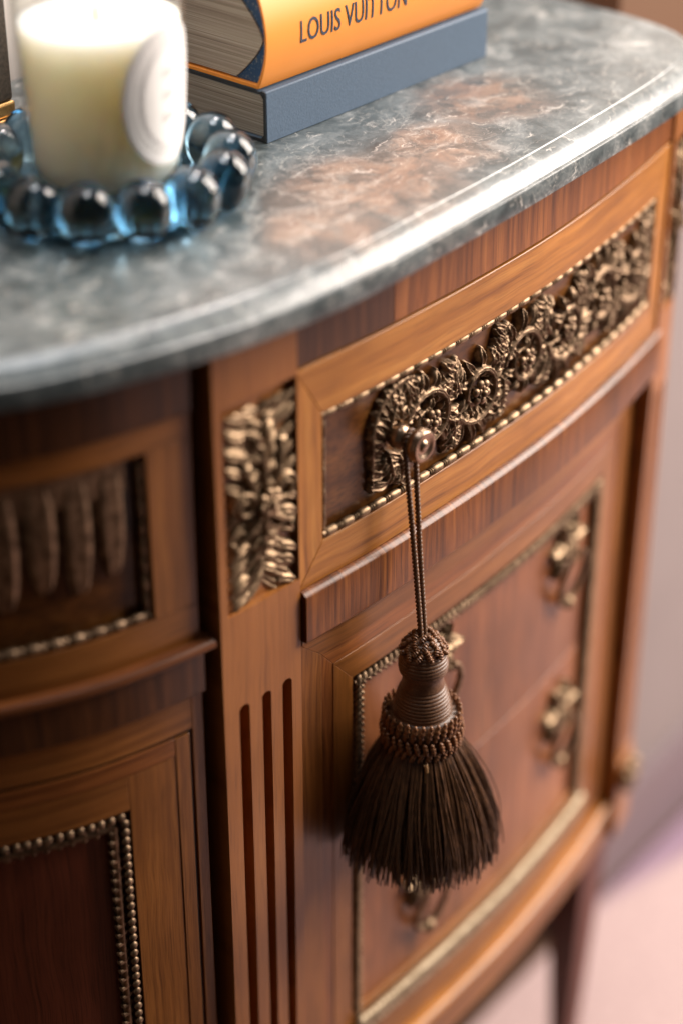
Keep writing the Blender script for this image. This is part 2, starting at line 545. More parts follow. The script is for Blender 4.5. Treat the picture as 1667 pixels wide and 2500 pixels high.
M['carpet'] = carpet_mat()
M['plaster'] = plain('mauve_wall', (.235, .195, .19), .8, .06, 8.0)
M['cream'] = plain('cream_wall', (.72, .67, .62), .75, .04, 6.0)
M['panelbrown'] = wood('brown_panel', (.10, .05, .03), (.15, .08, .045), (.19, .105, .06), 3, 60, .7, rough=.5, coat=0)
M['skirting'] = plain('skirting_paint', (.17, .13, .14), .45, .05, 20.0)

M['bouncecut'] = wood('dark_bounce_cut_floor', (.03, .014, .008), (.06, .028, .015), (.09, .045, .025), 2, 25, .8, rough=.45, coat=.1)  # dark wood made up for the unseen floor, keeps bounce off the left side
struct(slab('floor', -2.2, 2.6, -2.6, 1.4, -.05, 0, M['bouncecut']))
rug = slab('rug', .02, 2.5, -2.2, .16, -.004, .0004, M['carpet'])  # left edge set so that only the right side gets its bounce light
rug['label'] = 'pale pink woven rug with mauve stripes under the commode legs'; rug['category'] = 'rug'
struct(slab('wall_back', -2.2, .44, .36, .44, 0, 2.7, M['cream']))
struct(slab('wall_pier_dado', .44, 2.6, .18, .48, 0, ZB - .15, M['plaster']))
struct(slab('skirting_board', .44, 2.6, .166, .18, 0, .11, M['skirting']))
struct(slab('wall_pier_rail', .44, 2.6, .172, .48, ZB - .15, ZB + .05, M['panelbrown']))
struct(slab('wall_pier_upper', .44, 2.6, .18, .48, ZB + .05, 2.7, M['cream']))

# ------------------------------------------------------------------ the commode
commode = thing('commode', 'antique bow-fronted wooden commode with grey-green marble top and brass mounts', 'commode', (0, .15, 0))

XL0, XL1 = -.2145, -.1525       # left fluted stile
XR0, XR1 = .277, .312           # right stile

# ---- marble top
OUT = [(-.475, .335), (-.468, .26), (-.448, .19), (-.42, .135), (-.38, .082), (-.334, .041), (-.294, .0205), (-.258, .0075), (-.23, -.001), (-.175, -.0125), (-.12, -.0178), (-.05, -.0175),
       (0, -.0168), (.05, -.0152), (.1, -.0128), (.15, -.0098), (.2, -.006), (.24, -.0015), (.272, .0055), (.298, .0165), (.318, .034), (.331, .056), (.339, .085), (.343, .12), (.3445, .17), (.345, .25), (.345, .335)]


def resample(pts, n):
    ts = [0]
    for a, b in zip(pts, pts[1:]): ts.append(ts[-1] + math.hypot(b[0] - a[0], b[1] - a[1]))
    gx = spline(ts, [p[0] for p in pts]); gy = spline(ts, [p[1] for p in pts])
    return [(gx(ts[-1] * i / n), gy(ts[-1] * i / n)) for i in range(n + 1)]


outl = resample(OUT, 190)
prof = [(.060, .0), (.0015, .0), (0, .0012), (0, .0124), (.0005, .0134), (.0014, .0138), (.0024, .0139), (.0034, .0148), (.0056, .0168), (.0084, .0190), (.0112, .0208), (.0136, .0218), (.0160, .0222), (.0165, .0229), (.0195, .0232)]
b = MB(); n = len(outl); vs = []
nrm = []
for i in range(n):
    a, c = outl[max(i - 1, 0)], outl[min(i + 1, n - 1)]
    tx, ty = c[0] - a[0], c[1] - a[1]; L = math.hypot(tx, ty); nrm.append((-ty / L, tx / L))
for (x, y), (nx, ny) in zip(outl, nrm):
    for o, z in prof:
        vs.append((x + nx * o, y + ny * o, ZB + z))
m = len(prof); fs = []
for i in range(n - 1):
    for j in range(m - 1):
        fs.append([i * m + j, i * m + j + 1, (i + 1) * m + j + 1, (i + 1) * m + j])
fs.append([i * m + m - 1 for i in range(n)])
fs.append([i * m for i in range(n)][::-1])
fs.append([j for j in range(m)]); fs.append([(n - 1) * m + j for j in range(m)][::-1])
b.add(vs, fs)
marble = b.build('marble_top', M['marble'], commode, angle=28)
marble['label'] = 'polished grey-green marble slab with brown patches, white veins and moulded edge'

# ---- carcass core behind the facing
def core(X0, X1, z0, z1, o_front, back, name, mat):
    b = MB(); vs = []; N = 30
    for i in range(N + 1):
        x = X0 + (X1 - X0) * i / N
        p = S(x, o_front, z0); q = S(x, o_front, z1)
        vs += [p, q, Vector((p.x, back, ZB + z0)), Vector((p.x, back, ZB + z1))]
    fs = []
    for i in range(N):
        a, c = i * 4, i * 4 + 4
        fs += [[a, a + 1, c + 1, c], [a + 2, c + 2, c + 3, a + 3], [a, c, c + 2, a + 2], [a + 1, a + 3, c + 3, c + 1]]
    fs += [[0, 2, 3, 1], [N * 4, N * 4 + 1, N * 4 + 3, N * 4 + 2]]
    b.add(vs, fs)
    return b.build(name, mat, commode, smooth=False)


core(-.415, .305, -.662, -.001, -.030, .33, 'carcass', M['leg'])

# ---- top band (cross-banded) above the drawer, frieze drawer
b = MB(); b.box(XL1, -.0725, -.0385, -.0005, -.028, 0.0, 20, 'z'); b.build('crossband_rail', M['crossdark'], commode, bevel=.0003)
b = MB(); b.box(-.0724, XR0, -.0385, -.0005, -.028, 0.0, 50, 'z'); b.build('crossband_rail', M['cross'], commode, bevel=.0003)
b = MB(); b.box(XL1, XR0, -.0405, -.0385, -.028, -.0035, 40); b.build('shadow_gap', M['ebonyshade'], commode)  # near-black strip, the shade of the gap put into its colour

TB, BB = -.0735, -.1575         # sight edges of the recessed frieze panel
LB, RB = XL1 + .0205, XR0 - .020
drawer = commode
def mitre_l(z0, z1, xa, xb):
    return lambda o, z: xa + (xb - xa) * (z - z0) / (z1 - z0)
zt, zb = -.0405, -.184
b = MB(); b.sweep([(-.028, TB), (.0, TB), (.0, zt), (-.028, zt)], mitre_l(zt, TB, XL1, LB), mitre_l(zt, TB, XR0, RB), 60); b.build('drawer_frame_rail', M['honey'], commode, bevel=.0005)
b = MB(); b.sweep([(-.028, zb), (.0, zb), (.0, BB), (-.028, BB)], mitre_l(zb, BB, XL1, LB), mitre_l(zb, BB, XR0, RB), 60); b.build('drawer_frame_rail', M['honey'], commode, bevel=.0005)
def mitre_end(xa, xb, left):
    # vertical frame member: outer edge xa spans zt..zb, inner edge xb spans TB..BB
    b = MB(); vs = []; uv = []; N = 8
    for i in range(N + 1):
        t = i / N; x = xa + (xb - xa) * t
        ztop = zt + (TB - zt) * t; zbot = zb + (BB - zb) * t
        for o in (.0, -.028):
            for z in (ztop, zbot):
                vs.append(S(x, o, z)); uv.append((z, x))
    fs = []
    for i in range(N):
        a, c = i * 4, i * 4 + 4
        fs += [[a, a + 1, c + 1, c], [a + 2, c + 2, c + 3, a + 3], [a, c, c + 2, a + 2], [a + 1, a + 3, c + 3, c + 1]]
    fs += [[0, 2, 3, 1], [N * 4, N * 4 + 1, N * 4 + 3, N * 4 + 2]]
    b.add(vs, fs, uv)
    b.build('drawer_frame_stile', M['honey'], commode, bevel=.0005)
mitre_end(XL1, LB, True); mitre_end(XR0, RB, False)
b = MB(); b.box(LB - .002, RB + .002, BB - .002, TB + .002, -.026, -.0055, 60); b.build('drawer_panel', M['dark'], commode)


# ---- bead-and-reel moulding
def lathe_on(b, pos, axis, side, prof, n=10):
    axis = axis.normalized(); s = (side - axis * side.dot(axis)).normalized(); t = axis.cross(s)
    m4 = Matrix(((s.x, t.x, axis.x, pos.x), (s.y, t.y, axis.y, pos.y), (s.z, t.z, axis.z, pos.z), (0, 0, 0, 1)))
    b.lathe(prof, m4, n)


def bead_reel(path, r, pitch, name, mat, parent):
    """path(t) -> Vector for t in metres from 0 to L; returned with length"""
    f, L = path
    b = MB()
    k = max(1, round(L / pitch)); p = L / k
    bl = p * .70
    for i in range(k):
        c = (i + .5) * p
        def pt(t): return f(min(max(t, 0), L))
        a0 = pt(c - .002); a1 = pt(c + .002)
        ax = (a1 - a0).normalized()
        jr = r * random.uniform(.95, 1.05)
        pr = [(0, -bl / 2), (jr * .70, -bl * .49), (jr * .90, -bl * .40), (jr * .98, -bl * .22), (jr * 1.0, 0), (jr * .98, bl * .22), (jr * .90, bl * .40), (jr * .70, bl * .49), (0, bl / 2)]
        side = Vector((0, 0, 1)) if abs(ax.z) < .8 else Vector((1, 0, 0))
        lathe_on(b, pt(c), ax, side, pr, 12)
        for q in (-.062, .062):
            w = p * .036
            pc = pt(c + p * .5 + p * q)
            pr2 = [(0, -w), (r * .86, -w), (r * .96, 0), (r * .86, w), (0, w)]
            lathe_on(b, pc, ax, side, pr2, 12)
    # the narrow back strip the beads are cast on
    pts = [f(L * i / 40) for i in range(41)]
    b.tube(pts, r * .70, 8)
    return b.build(name, mat, parent, angle=50)


def line_x(X0, X1, off, z):
    n = 80; pts = [S(X0 + (X1 - X0) * i / n, off, z) for i in range(n + 1)]
    ts = [0]
    for p, q in zip(pts, pts[1:]): ts.append(ts[-1] + (q - p).length)
    def f(t):
        i = min(max(int(np.searchsorted(ts, t)) - 1, 0), n - 1)
        return pts[i].lerp(pts[i + 1], (t - ts[i]) / (ts[i + 1] - ts[i]))
    return f, ts[-1]


def line_z(X, off, z0, z1):
    a, c = S(X, off, z0), S(X, off, z1)
    L = (c - a).length
    return (lambda t: a.lerp(c, t / L)), L


bead_reel(line_x(LB + .001, RB - .001, -.0022, TB - .0022), .0024, .0134, 'bead_moulding', M['brass'], commode)
bead_reel(line_x(LB + .001, RB - .001, -.0018, BB + .0028), .0028, .0138, 'bead_moulding', M['brass'], commode)
bead_reel(line_z(LB + .0030, -.0030, TB - .005, BB + .005), .0021, .0150, 'bead_moulding', M['bronze'], commode)
bead_reel(line_z(RB - .0030, -.0030, TB - .005, BB + .005), .0021, .0150, 'bead_moulding', M['brass'], commode)


# ---- relief ornament helpers: local frame (a across, c up, h proud) mapped on the front
def relief(X, z, off, rot=0.0, sc=1.0, flip=1):
    cr, sr = math.cos(rot), math.sin(rot)
    def mp(a, c, h):
        a *= flip
        aa, cc = (a * cr - c * sr) * sc, (a * sr + c * cr) * sc
        return S(X + aa, off + h * sc, z + cc)
    return mp


def leaf(b, mp, L, W, lobes=5, lift=.004, curl=.3, ridge=.0012, bend=0.0, nu=26, nv=10, tip=.12):
    """acanthus leaf rising from the origin along +c; edges come down to the ground of the relief"""
    vs = []
    for i in range(nu + 1):
        u = i / nu
        env = math.sin(PI * min(1, (u * .86 + .10)) ** .85)
        w = W * max(env, tip * (1 - u)) * (.60 + .40 * abs(math.cos(lobes * PI * u * .9)) ** .7)
        ang = bend * u * u
        ca, sa = L * u * math.cos(ang), L * u * math.sin(ang)
        for j in range(2 * nv + 1):
            v = (j - nv) / nv
            rake = .22 * L * abs(v) * (1 - u) * .5
            a = w * v; c = ca + rake
            aa = a * math.cos(ang) + sa; cc = c - a * math.sin(ang)
            prof = (1 - abs(v) ** 3.2)
            vein = math.cos(abs(v) * PI * 3.2 + u * lobes * PI * .6)
            h = prof * (lift * (.45 + .55 * math.sin(PI * min(1, u + .12))) + ridge * vein + lift * curl * u * u * 1.4)
            h += ridge * 1.3 * max(0, 1 - abs(v) * 5) * (1 - u)
            vs.append(mp(aa, cc, max(h, -.0002)))
    fs = []
    m = 2 * nv + 1
    for i in range(nu):
        for j in range(m - 1):
            fs.append([i * m + j, i * m + j + 1, (i + 1) * m + j + 1, (i + 1) * m + j])
    b.add(vs, fs)


def rtube(b, mp, pts, rad, n=8):
    b.tube([mp(*p) for p in pts], rad, n)


def rball(b, mp, a, c, h, r, flat=.8):
    p = mp(a, c, h); q = mp(a, c, h + .001); ax = (q - p).normalized()
    s = Vector((0, 0, 1)); t = ax.cross(s).normalized(); s = t.cross(ax)
    b.ball(p, (r, r, r * flat), Matrix((t, s, ax)).transposed(), 10, 7)


def rosette(b, mp, r, petals=8, h=.004):
    for k in range(petals):
        a = 2 * PI * k / petals
        for j in (.42, .72):
            rball(b, mp, r * j * math.cos(a + j), r * j * math.sin(a + j), h * (.95 - j * .55), r * (.20 + .16 * (j > .5)), .75)
    rball(b, mp, 0, 0, h * .9, r * .30, .8)


def beadline(b, mp, pts, r):
    for (a, c, h) in pts: rball(b, mp, a, c, h, r, .8)


def blade(b, mp, pts, w0, h, groove=.45, hb=.0008, point=.9):
    """one carved lobe: a grooved, ridged blade along the 2-D path, its edges down on the ground"""
    n = len(pts); vs = []
    for i in range(n):
        u = i / (n - 1)
        p, q = pts[max(i - 1, 0)], pts[min(i + 1, n - 1)]
        dx, dy = q[0] - p[0], q[1] - p[1]; d = math.hypot(dx, dy) or 1; nx, ny = -dy / d, dx / d
        w = w0 * max(.05, math.sin(PI * (.16 + .80 * u)) ** point)
        hh = h * (.55 + .45 * math.sin(PI * (.10 + .75 * u))) * (1 if i < n - 1 else .55)
        for v, k in ((-1, -.1), (-.72, .78), (-.38, 1.0), (0, 1 - groove), (.38, 1.0), (.72, .78), (1, -.1)):
            vs.append(mp(pts[i][0] + nx * w * v, pts[i][1] + ny * w * v, hb + hh * k if k > 0 else -.0004))
    fs = []
    for i in range(n - 1):
        for j in range(6):
            fs.append([i * 7 + j, i * 7 + j + 1, (i + 1) * 7 + j + 1, (i + 1) * 7 + j])
    fs.append(list(range(7))[::-1]); fs.append(list(range((n - 1) * 7, n * 7)))
    b.add(vs, fs)


def frond(b, mp, path, wl, wr, n, r=.0016, h0=.0035, rise=.0045, fwd=.9, rib=1.0, jit=.12, rng=random):
    """acanthus frond: a grooved midrib along path [(a, c)] with carved lobes on both sides (wl, wr = lobe length at t)"""
    N = len(path)
    ts = [0]
    for p, q in zip(path, path[1:]): ts.append(ts[-1] + math.hypot(q[0] - p[0], q[1] - p[1]))
    L = ts[-1]
    def at(t):
        t = min(max(t, 0), 1) * L
        i = min(max(int(np.searchsorted(ts, t)) - 1, 0), N - 2)
        k = (t - ts[i]) / max(1e-9, ts[i + 1] - ts[i])
        return path[i][0] + (path[i + 1][0] - path[i][0]) * k, path[i][1] + (path[i + 1][1] - path[i][1]) * k
    M_ = max(12, N)
    for k in range(n):
        t = (k + .45) / n
        a, c = at(t); a2, c2 = at(t + .02); a1, c1 = at(t - .02)
        dx, dy = a2 - a1, c2 - c1; d = math.hypot(dx, dy) or 1; dx /= d; dy /= d
        for sg, w in ((1, wl(t)), (-1, wr(t))):
            if w < .0015: continue
            w *= rng.uniform(1 - jit, 1 + jit)
            nx, ny = -dy * sg, dx * sg
            pts = []
            for q in range(7):
                u = q / 6
                pts.append((a + w * u * (nx * (.55 + .45 * u) + dx * fwd * (1 - .45 * u)), c + w * u * (ny * (.55 + .45 * u) + dy * fwd * (1 - .45 * u))))
            blade(b, mp, pts, r * 1.55 * rng.uniform(.85, 1.15), h0 * .5 + rise * rng.uniform(.55, .9), .5)
    blade(b, mp, [at(i / M_) for i in range(M_ + 1)], r * 1.35 * rib, h0 + rise * .55, .35, .0010, .5)


def arc_path(a0, c0, ang, L, bend, n=14):
    pts = [(a0, c0)]; th = ang
    for i in range(n):
        th += bend / n
        a0 += math.cos(th) * L / n; c0 += math.sin(th) * L / n
        pts.append((a0, c0))
    return pts


class Relief:
    """height field for cast ornament: carved lobes are united on a fine grid laid over the front"""
    def __init__(self, a0, a1, c0, c1, res):
        self.na = int((a1 - a0) / res) + 1; self.nc = int((c1 - c0) / res) + 1
        self.A = np.linspace(a0, a1, self.na); self.C = np.linspace(c0, c1, self.nc)
        self.h = np.full((self.nc, self.na), -1.0)

    def lobe(self, pts, w0, H, mode='scoop', point=.6, groove=.3, root=.55, tip=.75):
        P = np.array(pts, float); pad = w0 * 1.3
        ia = np.where((self.A > P[:, 0].min() - pad) & (self.A < P[:, 0].max() + pad))[0]
        ic = np.where((self.C > P[:, 1].min() - pad) & (self.C < P[:, 1].max() + pad))[0]
        if len(ia) < 2 or len(ic) < 2: return
        X, Y = np.meshgrid(self.A[ia], self.C[ic])
        best = np.full(X.shape, 1e9); U = np.zeros(X.shape)
        seg = np.hypot(np.diff(P[:, 0]), np.diff(P[:, 1])); cum = np.concatenate([[0], np.cumsum(seg)]); L = max(cum[-1], 1e-9)
        for q in range(len(P) - 1):
            dx, dy = P[q + 1] - P[q]; l2 = dx * dx + dy * dy + 1e-15
            t = np.clip(((X - P[q, 0]) * dx + (Y - P[q, 1]) * dy) / l2, 0, 1)
            d = np.hypot(X - P[q, 0] - t * dx, Y - P[q, 1] - t * dy)
            m = d < best; best[m] = d[m]; U[m] = (cum[q] + t[m] * seg[q]) / L
        w = w0 * np.maximum(.08, np.sin(np.pi * (.17 + .77 * U)) ** point)
        sd = best / w
        Hu = H * (root + (1 - root) * np.sin(np.pi * np.minimum(1, .08 + .62 * U))) * (1 - (1 - tip) * U ** 3)
        if mode == 'scoop':
            prof = np.where(sd < .80, .52 + .48 * (sd / .80) ** 1.6, 1 - .9 * np.clip((sd - .86) / .14, 0, 1))
            prof = prof + groove * np.exp(-(sd / .13) ** 2)
        else:
            prof = np.sqrt(np.clip(1 - sd ** 2, 0, 1)) - groove * np.exp(-(sd / .16) ** 2)
        hh = np.where(sd < 1, Hu * prof, -1.0)
        sub = self.h[np.ix_(ic, ia)]
        self.h[np.ix_(ic, ia)] = np.maximum(sub, hh)

    def leaf(self, path, wl, wr, n, w0, H, fwd=.8, jit=.15, rng=random, mode='scoop', rib=.0016, ribH=None, curl=0.0):
        P = [tuple(p) for p in path]; ts = [0]
        for p, q in zip(P, P[1:]): ts.append(ts[-1] + math.hypot(q[0] - p[0], q[1] - p[1]))
        L = ts[-1]
        def at(t):
            t = min(max(t, 0), 1) * L
            i = min(max(int(np.searchsorted(ts, t)) - 1, 0), len(P) - 2)
            k = (t - ts[i]) / max(1e-9, ts[i + 1] - ts[i])
            return P[i][0] + (P[i + 1][0] - P[i][0]) * k, P[i][1] + (P[i + 1][1] - P[i][1]) * k
        for k in range(n):
            t = (k + .4) / n
            a, c = at(t); a2, c2 = at(t + .02); a1, c1 = at(t - .02)
            dx, dy = a2 - a1, c2 - c1; d = math.hypot(dx, dy) or 1; dx /= d; dy /= d
            for sg, w in ((1, wl(t)), (-1, wr(t))):
                if w < .001: continue
                w *= rng.uniform(1 - jit, 1 + jit); nx, ny = -dy * sg, dx * sg
                fw = fwd * rng.uniform(.8, 1.2)
                pts = []
                for q in range(7):
                    u = q / 6
                    e = fw * (1 - curl * u)
                    pts.append((a + w * u * (nx * (.6 + .4 * u) + dx * e), c + w * u * (ny * (.6 + .4 * u) + dy * e)))
                self.lobe(pts, w0 * (.65 + .35 * w / max(wl(.1), wr(.1), 1e-6)) * rng.uniform(.9, 1.15), H * rng.uniform(.78, 1.05), mode)
        if rib:
            self.lobe([at(i / 20) for i in range(21)], rib, ribH or H * 1.12, 'round', .35, .28, .8, .6)

    def build(self, mp, name, mat, parent, floor=-.0006):
        H = self.h.copy()
        solid = H > -.5
        H[~solid] = floor
        # soften a touch so the casting has no stair edges
        for _ in range(1):
            Hp = np.pad(H, 1, mode='edge')
            H = .5 * H + .125 * (Hp[:-2, 1:-1] + Hp[2:, 1:-1] + Hp[1:-1, :-2] + Hp[1:-1, 2:])
        near = np.pad(solid, 1)
        keep = near[:-2, 1:-1] | near[2:, 1:-1] | near[1:-1, :-2] | near[1:-1, 2:] | solid
        idx = -np.ones(H.shape, int); b = MB(); vs = []
        for c in range(self.nc):
            for a in range(self.na):
                if keep[c, a]:
                    idx[c, a] = len(vs); vs.append(mp(self.A[a], self.C[c], float(H[c, a])))
        fs = []
        for c in range(self.nc - 1):
            for a in range(self.na - 1):
                q = (idx[c, a], idx[c, a + 1], idx[c + 1, a + 1], idx[c + 1, a])
                if min(q) >= 0: fs.append(list(q))
        b.add(vs, fs)
        return b.build(name, mat, parent, angle=180)


# ---- openwork acanthus scroll mount across the frieze drawer
PZ = (TB + BB) / 2
LE = -.0880
RE = RB - .008
rnd = random.Random(3)
def spiral_path(R, turns, start, n=40, inner=.22):
    pts = []
    for i in range(n + 1):
        t = i / n; a = start + turns * 2 * PI * t
        r = R * ((1 - t) ** .9 * (1 - inner) + inner)
        pts.append((r * math.cos(a), r * .98 * math.sin(a)))
    return pts


F = Relief(LE - .004, RE + .004, PZ - .0355, PZ + .0355, .00052)
# arched left end with inward lobes
edge = []
for k in range(15):
    ang = PI * .40 + PI * .60 * k / 14
    edge.append((LE + .028 + .028 * math.cos(ang), PZ + .006 + .0285 * math.sin(ang)))
edge += [(LE + .0002 * k, PZ + .006 - .0062 * k) for k in range(1, 7)]
F.leaf(edge, lambda t: .0120, lambda t: .0028, 13, .0033, .0062, .30, .2, rnd, 'scoop', .0020, .0060)
for (x, z, th, L, bd) in ((.012, .002, 1.55, .026, -.8), (.020, -.002, 1.15, .030, .7), (.030, .006, .7, .026, 1.0), (.013, -.008, -1.5, .022, .5), (.022, -.012, -1.1, .022, -.6), (.033, -.010, -.5, .022, .8)):
    F.leaf(arc_path(LE + x, PZ + z, th, L, bd), lambda t: .0105 * (1 - .6 * t), lambda t: .0105 * (1 - .6 * t), 5, .0031, .0078, .75, .2, rnd, 'scoop', .0014)
centres = []
xs = LE + .050
k = 0
while xs < RE - .012:
    sgn = 1 if k % 2 == 0 else -1
    R = rnd.uniform(.0215, .0245)
    cz = PZ + rnd.uniform(-.002, .002)
    pth = [(xs + a, cz + c) for a, c in spiral_path(R, -sgn * rnd.uniform(1.2, 1.4), sgn * PI * rnd.uniform(.8, 1.0))]
    big = lambda t: .0165 * (1 - .62 * t)
    small = lambda t: .0080 * (1 - .4 * t)
    # sprays in the spandrels first, the scroll lies on top
    for s2 in (-1, 1):
        for q in range(3):
            a0 = xs + .0255 + (q - 1) * .008 + rnd.uniform(-.002, .002)
            th = s2 * (PI / 2 + (q - 1) * .75 + rnd.uniform(-.15, .15))
            F.leaf(arc_path(a0, PZ + s2 * .004, th, rnd.uniform(.022, .028), -s2 * (q - 1) * rnd.uniform(.3, .9)), lambda t: .0105 * (1 - .55 * t), lambda t: .0105 * (1 - .55 * t), 5, .0030, rnd.uniform(.0062, .0085), .8, .2, rnd, 'scoop', .0013)
    F.leaf(pth, big if sgn > 0 else small, small if sgn > 0 else big, 13, .0036, rnd.uniform(.0082, .0096), .75, .2, rnd, 'scoop', .0024, .0096, .3)
    centres.append((xs, cz))
    xs += rnd.uniform(.049, .055)
    k += 1
mount_root = F.build(lambda a, c, h: S(a, -.0058 + h, c), 'scroll_mount', M['bronze'], commode)
mount_root['label'] = 'cast bronze openwork of acanthus scrolls across the frieze drawer'
for x, z in centres:
    b = MB(); rosette(b, relief(x, z, -.0020), .0082, 6, .0075)
    b.build('rosette', M['bronze'], mount_root, angle=60)

# ---- drawer knob with a spool waist
KXx, KZ = -.0700, -.1125
p0 = S(KXx, -.0055, KZ); kax = (S(KXx, .02, KZ) - p0).normalized()
b = MB()
kp = [(0, .0), (.0086, .0), (.0088, .0015), (.0080, .0030), (.0066, .0038), (.0074, .0056), (.0080, .0082), (.0078, .0106), (.0068, .0128), (.0052, .0142), (.0045, .0152), (.0043, .0172), (.0046, .0188), (.0068, .0198), (.0092, .0208), (.0104, .0224), (.0107, .0244), (.0103, .0260), (.0098, .0266), (.0099, .0272), (.0092, .0282), (.0082, .0285), (.0072, .0281), (.0056, .0272), (.0045, .0268), (.0036, .0274), (.0029, .0283), (.0016, .0289), (0, .0291)]
lathe_on(b, p0, kax, Vector((0, 0, 1)), kp, 40)
knob = b.build('drawer_knob', M['knob'], commode, angle=60)
knob['label'] = 'round turned bronze knob with spool waist carrying the tassel loop'

# ---- projecting rail below the drawer
rp = [(-.028, -.2190), (.0044, -.2190), (.0055, -.2178), (.0055, -.1872), (.0050, -.1862), (.0026, -.1846), (.0014, -.1841), (.0, -.1840), (-.028, -.1840)]
b = MB(); b.sweep(rp, XL1 + .0015, XR0 + .001, 80, 'z'); b.build('crossband_rail', M['crossmid'], commode, angle=30)
b = MB(); b.sweep([(-.03, -.2238), (.0002, -.2238), (.0020, -.2215), (.0020, -.2190), (-.03, -.2190)], XL1 + .001, XR0, 60); b.build('rail_moulding', M['frame'], commode, angle=30)

# ---- lower drawers, recessed
LO = -.0100
def ring(z0, z1, x0, x1, w, off, mat, name, depth=.018, hw=None):
    """four mitred bands inside the rectangle, width w across (vertical members) and hw high (horizontals)"""
    hw = hw or w
    for (za, zc) in ((z1, z1 - hw), (z0, z0 + hw)):
        b = MB()
        lo, hi = min(za, zc), max(za, zc)
        f0 = lambda o, z, za=za, zc=zc: x0 + w * (z - za) / (zc - za)
        f1 = lambda o, z, za=za, zc=zc: x1 - w * (z - za) / (zc - za)
        b.sweep([(off - depth, lo), (off, lo), (off, hi), (off - depth, hi)], f0, f1, 50)
        b.build(name, mat, commode, bevel=.0003)
    for (xa, xb) in ((x0, x0 + w), (x1, x1 - w)):
        b = MB(); vs = []; uv = []; N = 5
        for i in range(N + 1):
            t = i / N; x = xa + (xb - xa) * t
            for o in (off, off - depth):
                for z in (z1 - hw * t, z0 + hw * t):
                    vs.append(S(x, o, z)); uv.append((z, x))
        fs = []
        for i in range(N):
            a, c = i * 4, i * 4 + 4
            fs += [[a, a + 1, c + 1, c], [a + 2, c + 2, c + 3, a + 3], [a, c, c + 2, a + 2], [a + 1, a + 3, c + 3, c + 1]]
        fs += [[0, 2, 3, 1], [N * 4, N * 4 + 1, N * 4 + 3, N * 4 + 2]]
        b.add(vs, fs, uv)
        b.build(name, mat, commode, bevel=.0003)


LX0, LX1, LZ1, LZ0 = XL1 + .0005, XR0 - .0005, -.2238, -.6290
ring(LZ0, LZ1, LX0, LX1, .0285, LO, M['frame'], 'banding', hw=.0245)
ring(LZ0 + .0245, LZ1 - .0245, LX0 + .0285, LX1 - .0285, .0105, LO - .0006, M['cross'], 'inlay_band', hw=.0125)
ring(LZ0 + .037, LZ1 - .037, LX0 + .039, LX1 - .039, .0175, LO - .0002, M['frame'], 'inner_banding', hw=.0195)
PX0, PX1, PZ1, PZ0 = LX0 + .0565, LX1 - .0565, LZ1 - .0565, LZ0 + .0375
b = MB(); b.box(PX0 - .001, PX1 + .001, -.4235, PZ1 + .001, LO - .02, LO - .0045, 50, 'z'); b.build('drawer_front', M['flame'], commode, bevel=.0004)
b = MB(); b.box(PX0 - .001, PX1 + .001, PZ0 - .001, -.4243, LO - .02, LO - .0045, 50, 'z'); b.build('drawer_front', M['flame'], commode, bevel=.0004)


def rope(path, r, pitch, name, mat, parent):
    f, L = path
    b = MB()
    k = int(L / pitch); p = L / k
    for i in range(k):
        c = f((i + .5) * p); a0 = f(max(0, (i + .5) * p - .002)); a1 = f(min(L, (i + .5) * p + .002))
        ax = (a1 - a0).normalized()
        out = (S(.05, .01, 0) - S(.05, 0, 0)).normalized()
        sd = ax.cross(out).normalized()
        for s2 in (-1, 1):
            d = (ax * .75 + sd * s2 * .66).normalized()
            e = d.cross(out).normalized(); g = e.cross(d)
            b.ball(c + sd * s2 * r * .42, (r * .85, r * .34, r * .55), Matrix((d, e, g)).transposed(), 8, 6)
    pts = [f(L * i / 40) for i in range(41)]
    b.tube(pts, r * .5, 6)
    return b.build(name, mat, parent, angle=70)


rope(line_x(PX0 + .002, PX1 - .002, LO - .0010, PZ1 - .0062), .0046, .0050, 'leaf_moulding', M['bronze'], commode)
rope(line_z(PX0 + .0068, LO - .0010, PZ1 - .004, PZ0 + .002), .0046, .0050, 'leaf_moulding', M['brass'], commode)
rope(line_z(PX1 - .0060, LO - .0005, PZ1 - .004, PZ0 + .002), .0052, .0050, 'leaf_moulding', M['brass'], commode)
rope(line_x(PX0 + .002, PX1 - .002, LO + .0022, PZ0 + .0040), .0085, .0050, 'leaf_moulding', M['palebrass'], commode)

# ---- base rail
b = MB(); b.sweep([(-.03, -.6395), (-.002, -.6395), (-.0005, -.6375), (-.0005, -.6310), (-.003, -.6292), (-.03, -.6290)], XL1, XR0, 60); b.build('base_moulding', M['honey'], commode, angle=30)
b = MB(); b.box(XL1, XR0, -.667, -.6395, -.03, -.0030, 60); b.build('base_rail', M['frame'], commode, bevel=.001)

# ---- drop handles on the lower drawers
def handle(X, z):
    b = MB(); mp = relief(X, z, LO - .0045)
    for k in range(6):
        leaf(b, relief(X, z + .010, LO - .0045, PI * (k - 2.5) / 3.4), .026, .0095, 4, .0050, .6, .0013, 0, 16, 6)
    rosette(b, relief(X, z + .010, LO - .003), .0100, 7, .007)
    pl = b.build('drop_handle', M['brass'], commode, angle=60)
    b = MB()
    c = relief(X, z + .008, LO - .0045)
    b.tube([c(.0175 * math.sin(a), -.022 + .023 * math.cos(a), .009 + .004 * math.cos(a)) for a in [PI * (-.92 + 1.84 * i / 24) + PI for i in range(25)]], [.0016 + .0013 * math.sin(PI * i / 24) for i in range(25)], 10)
    b.ball(c(0, -.045, .006), .0055)
    b.build('bail', M['brass'], pl, angle=80)


for hx, hzz in ((-.006, -.325), (.166, -.325), (-.012, -.510), (.172, -.478)):
    handle(hx, hzz)


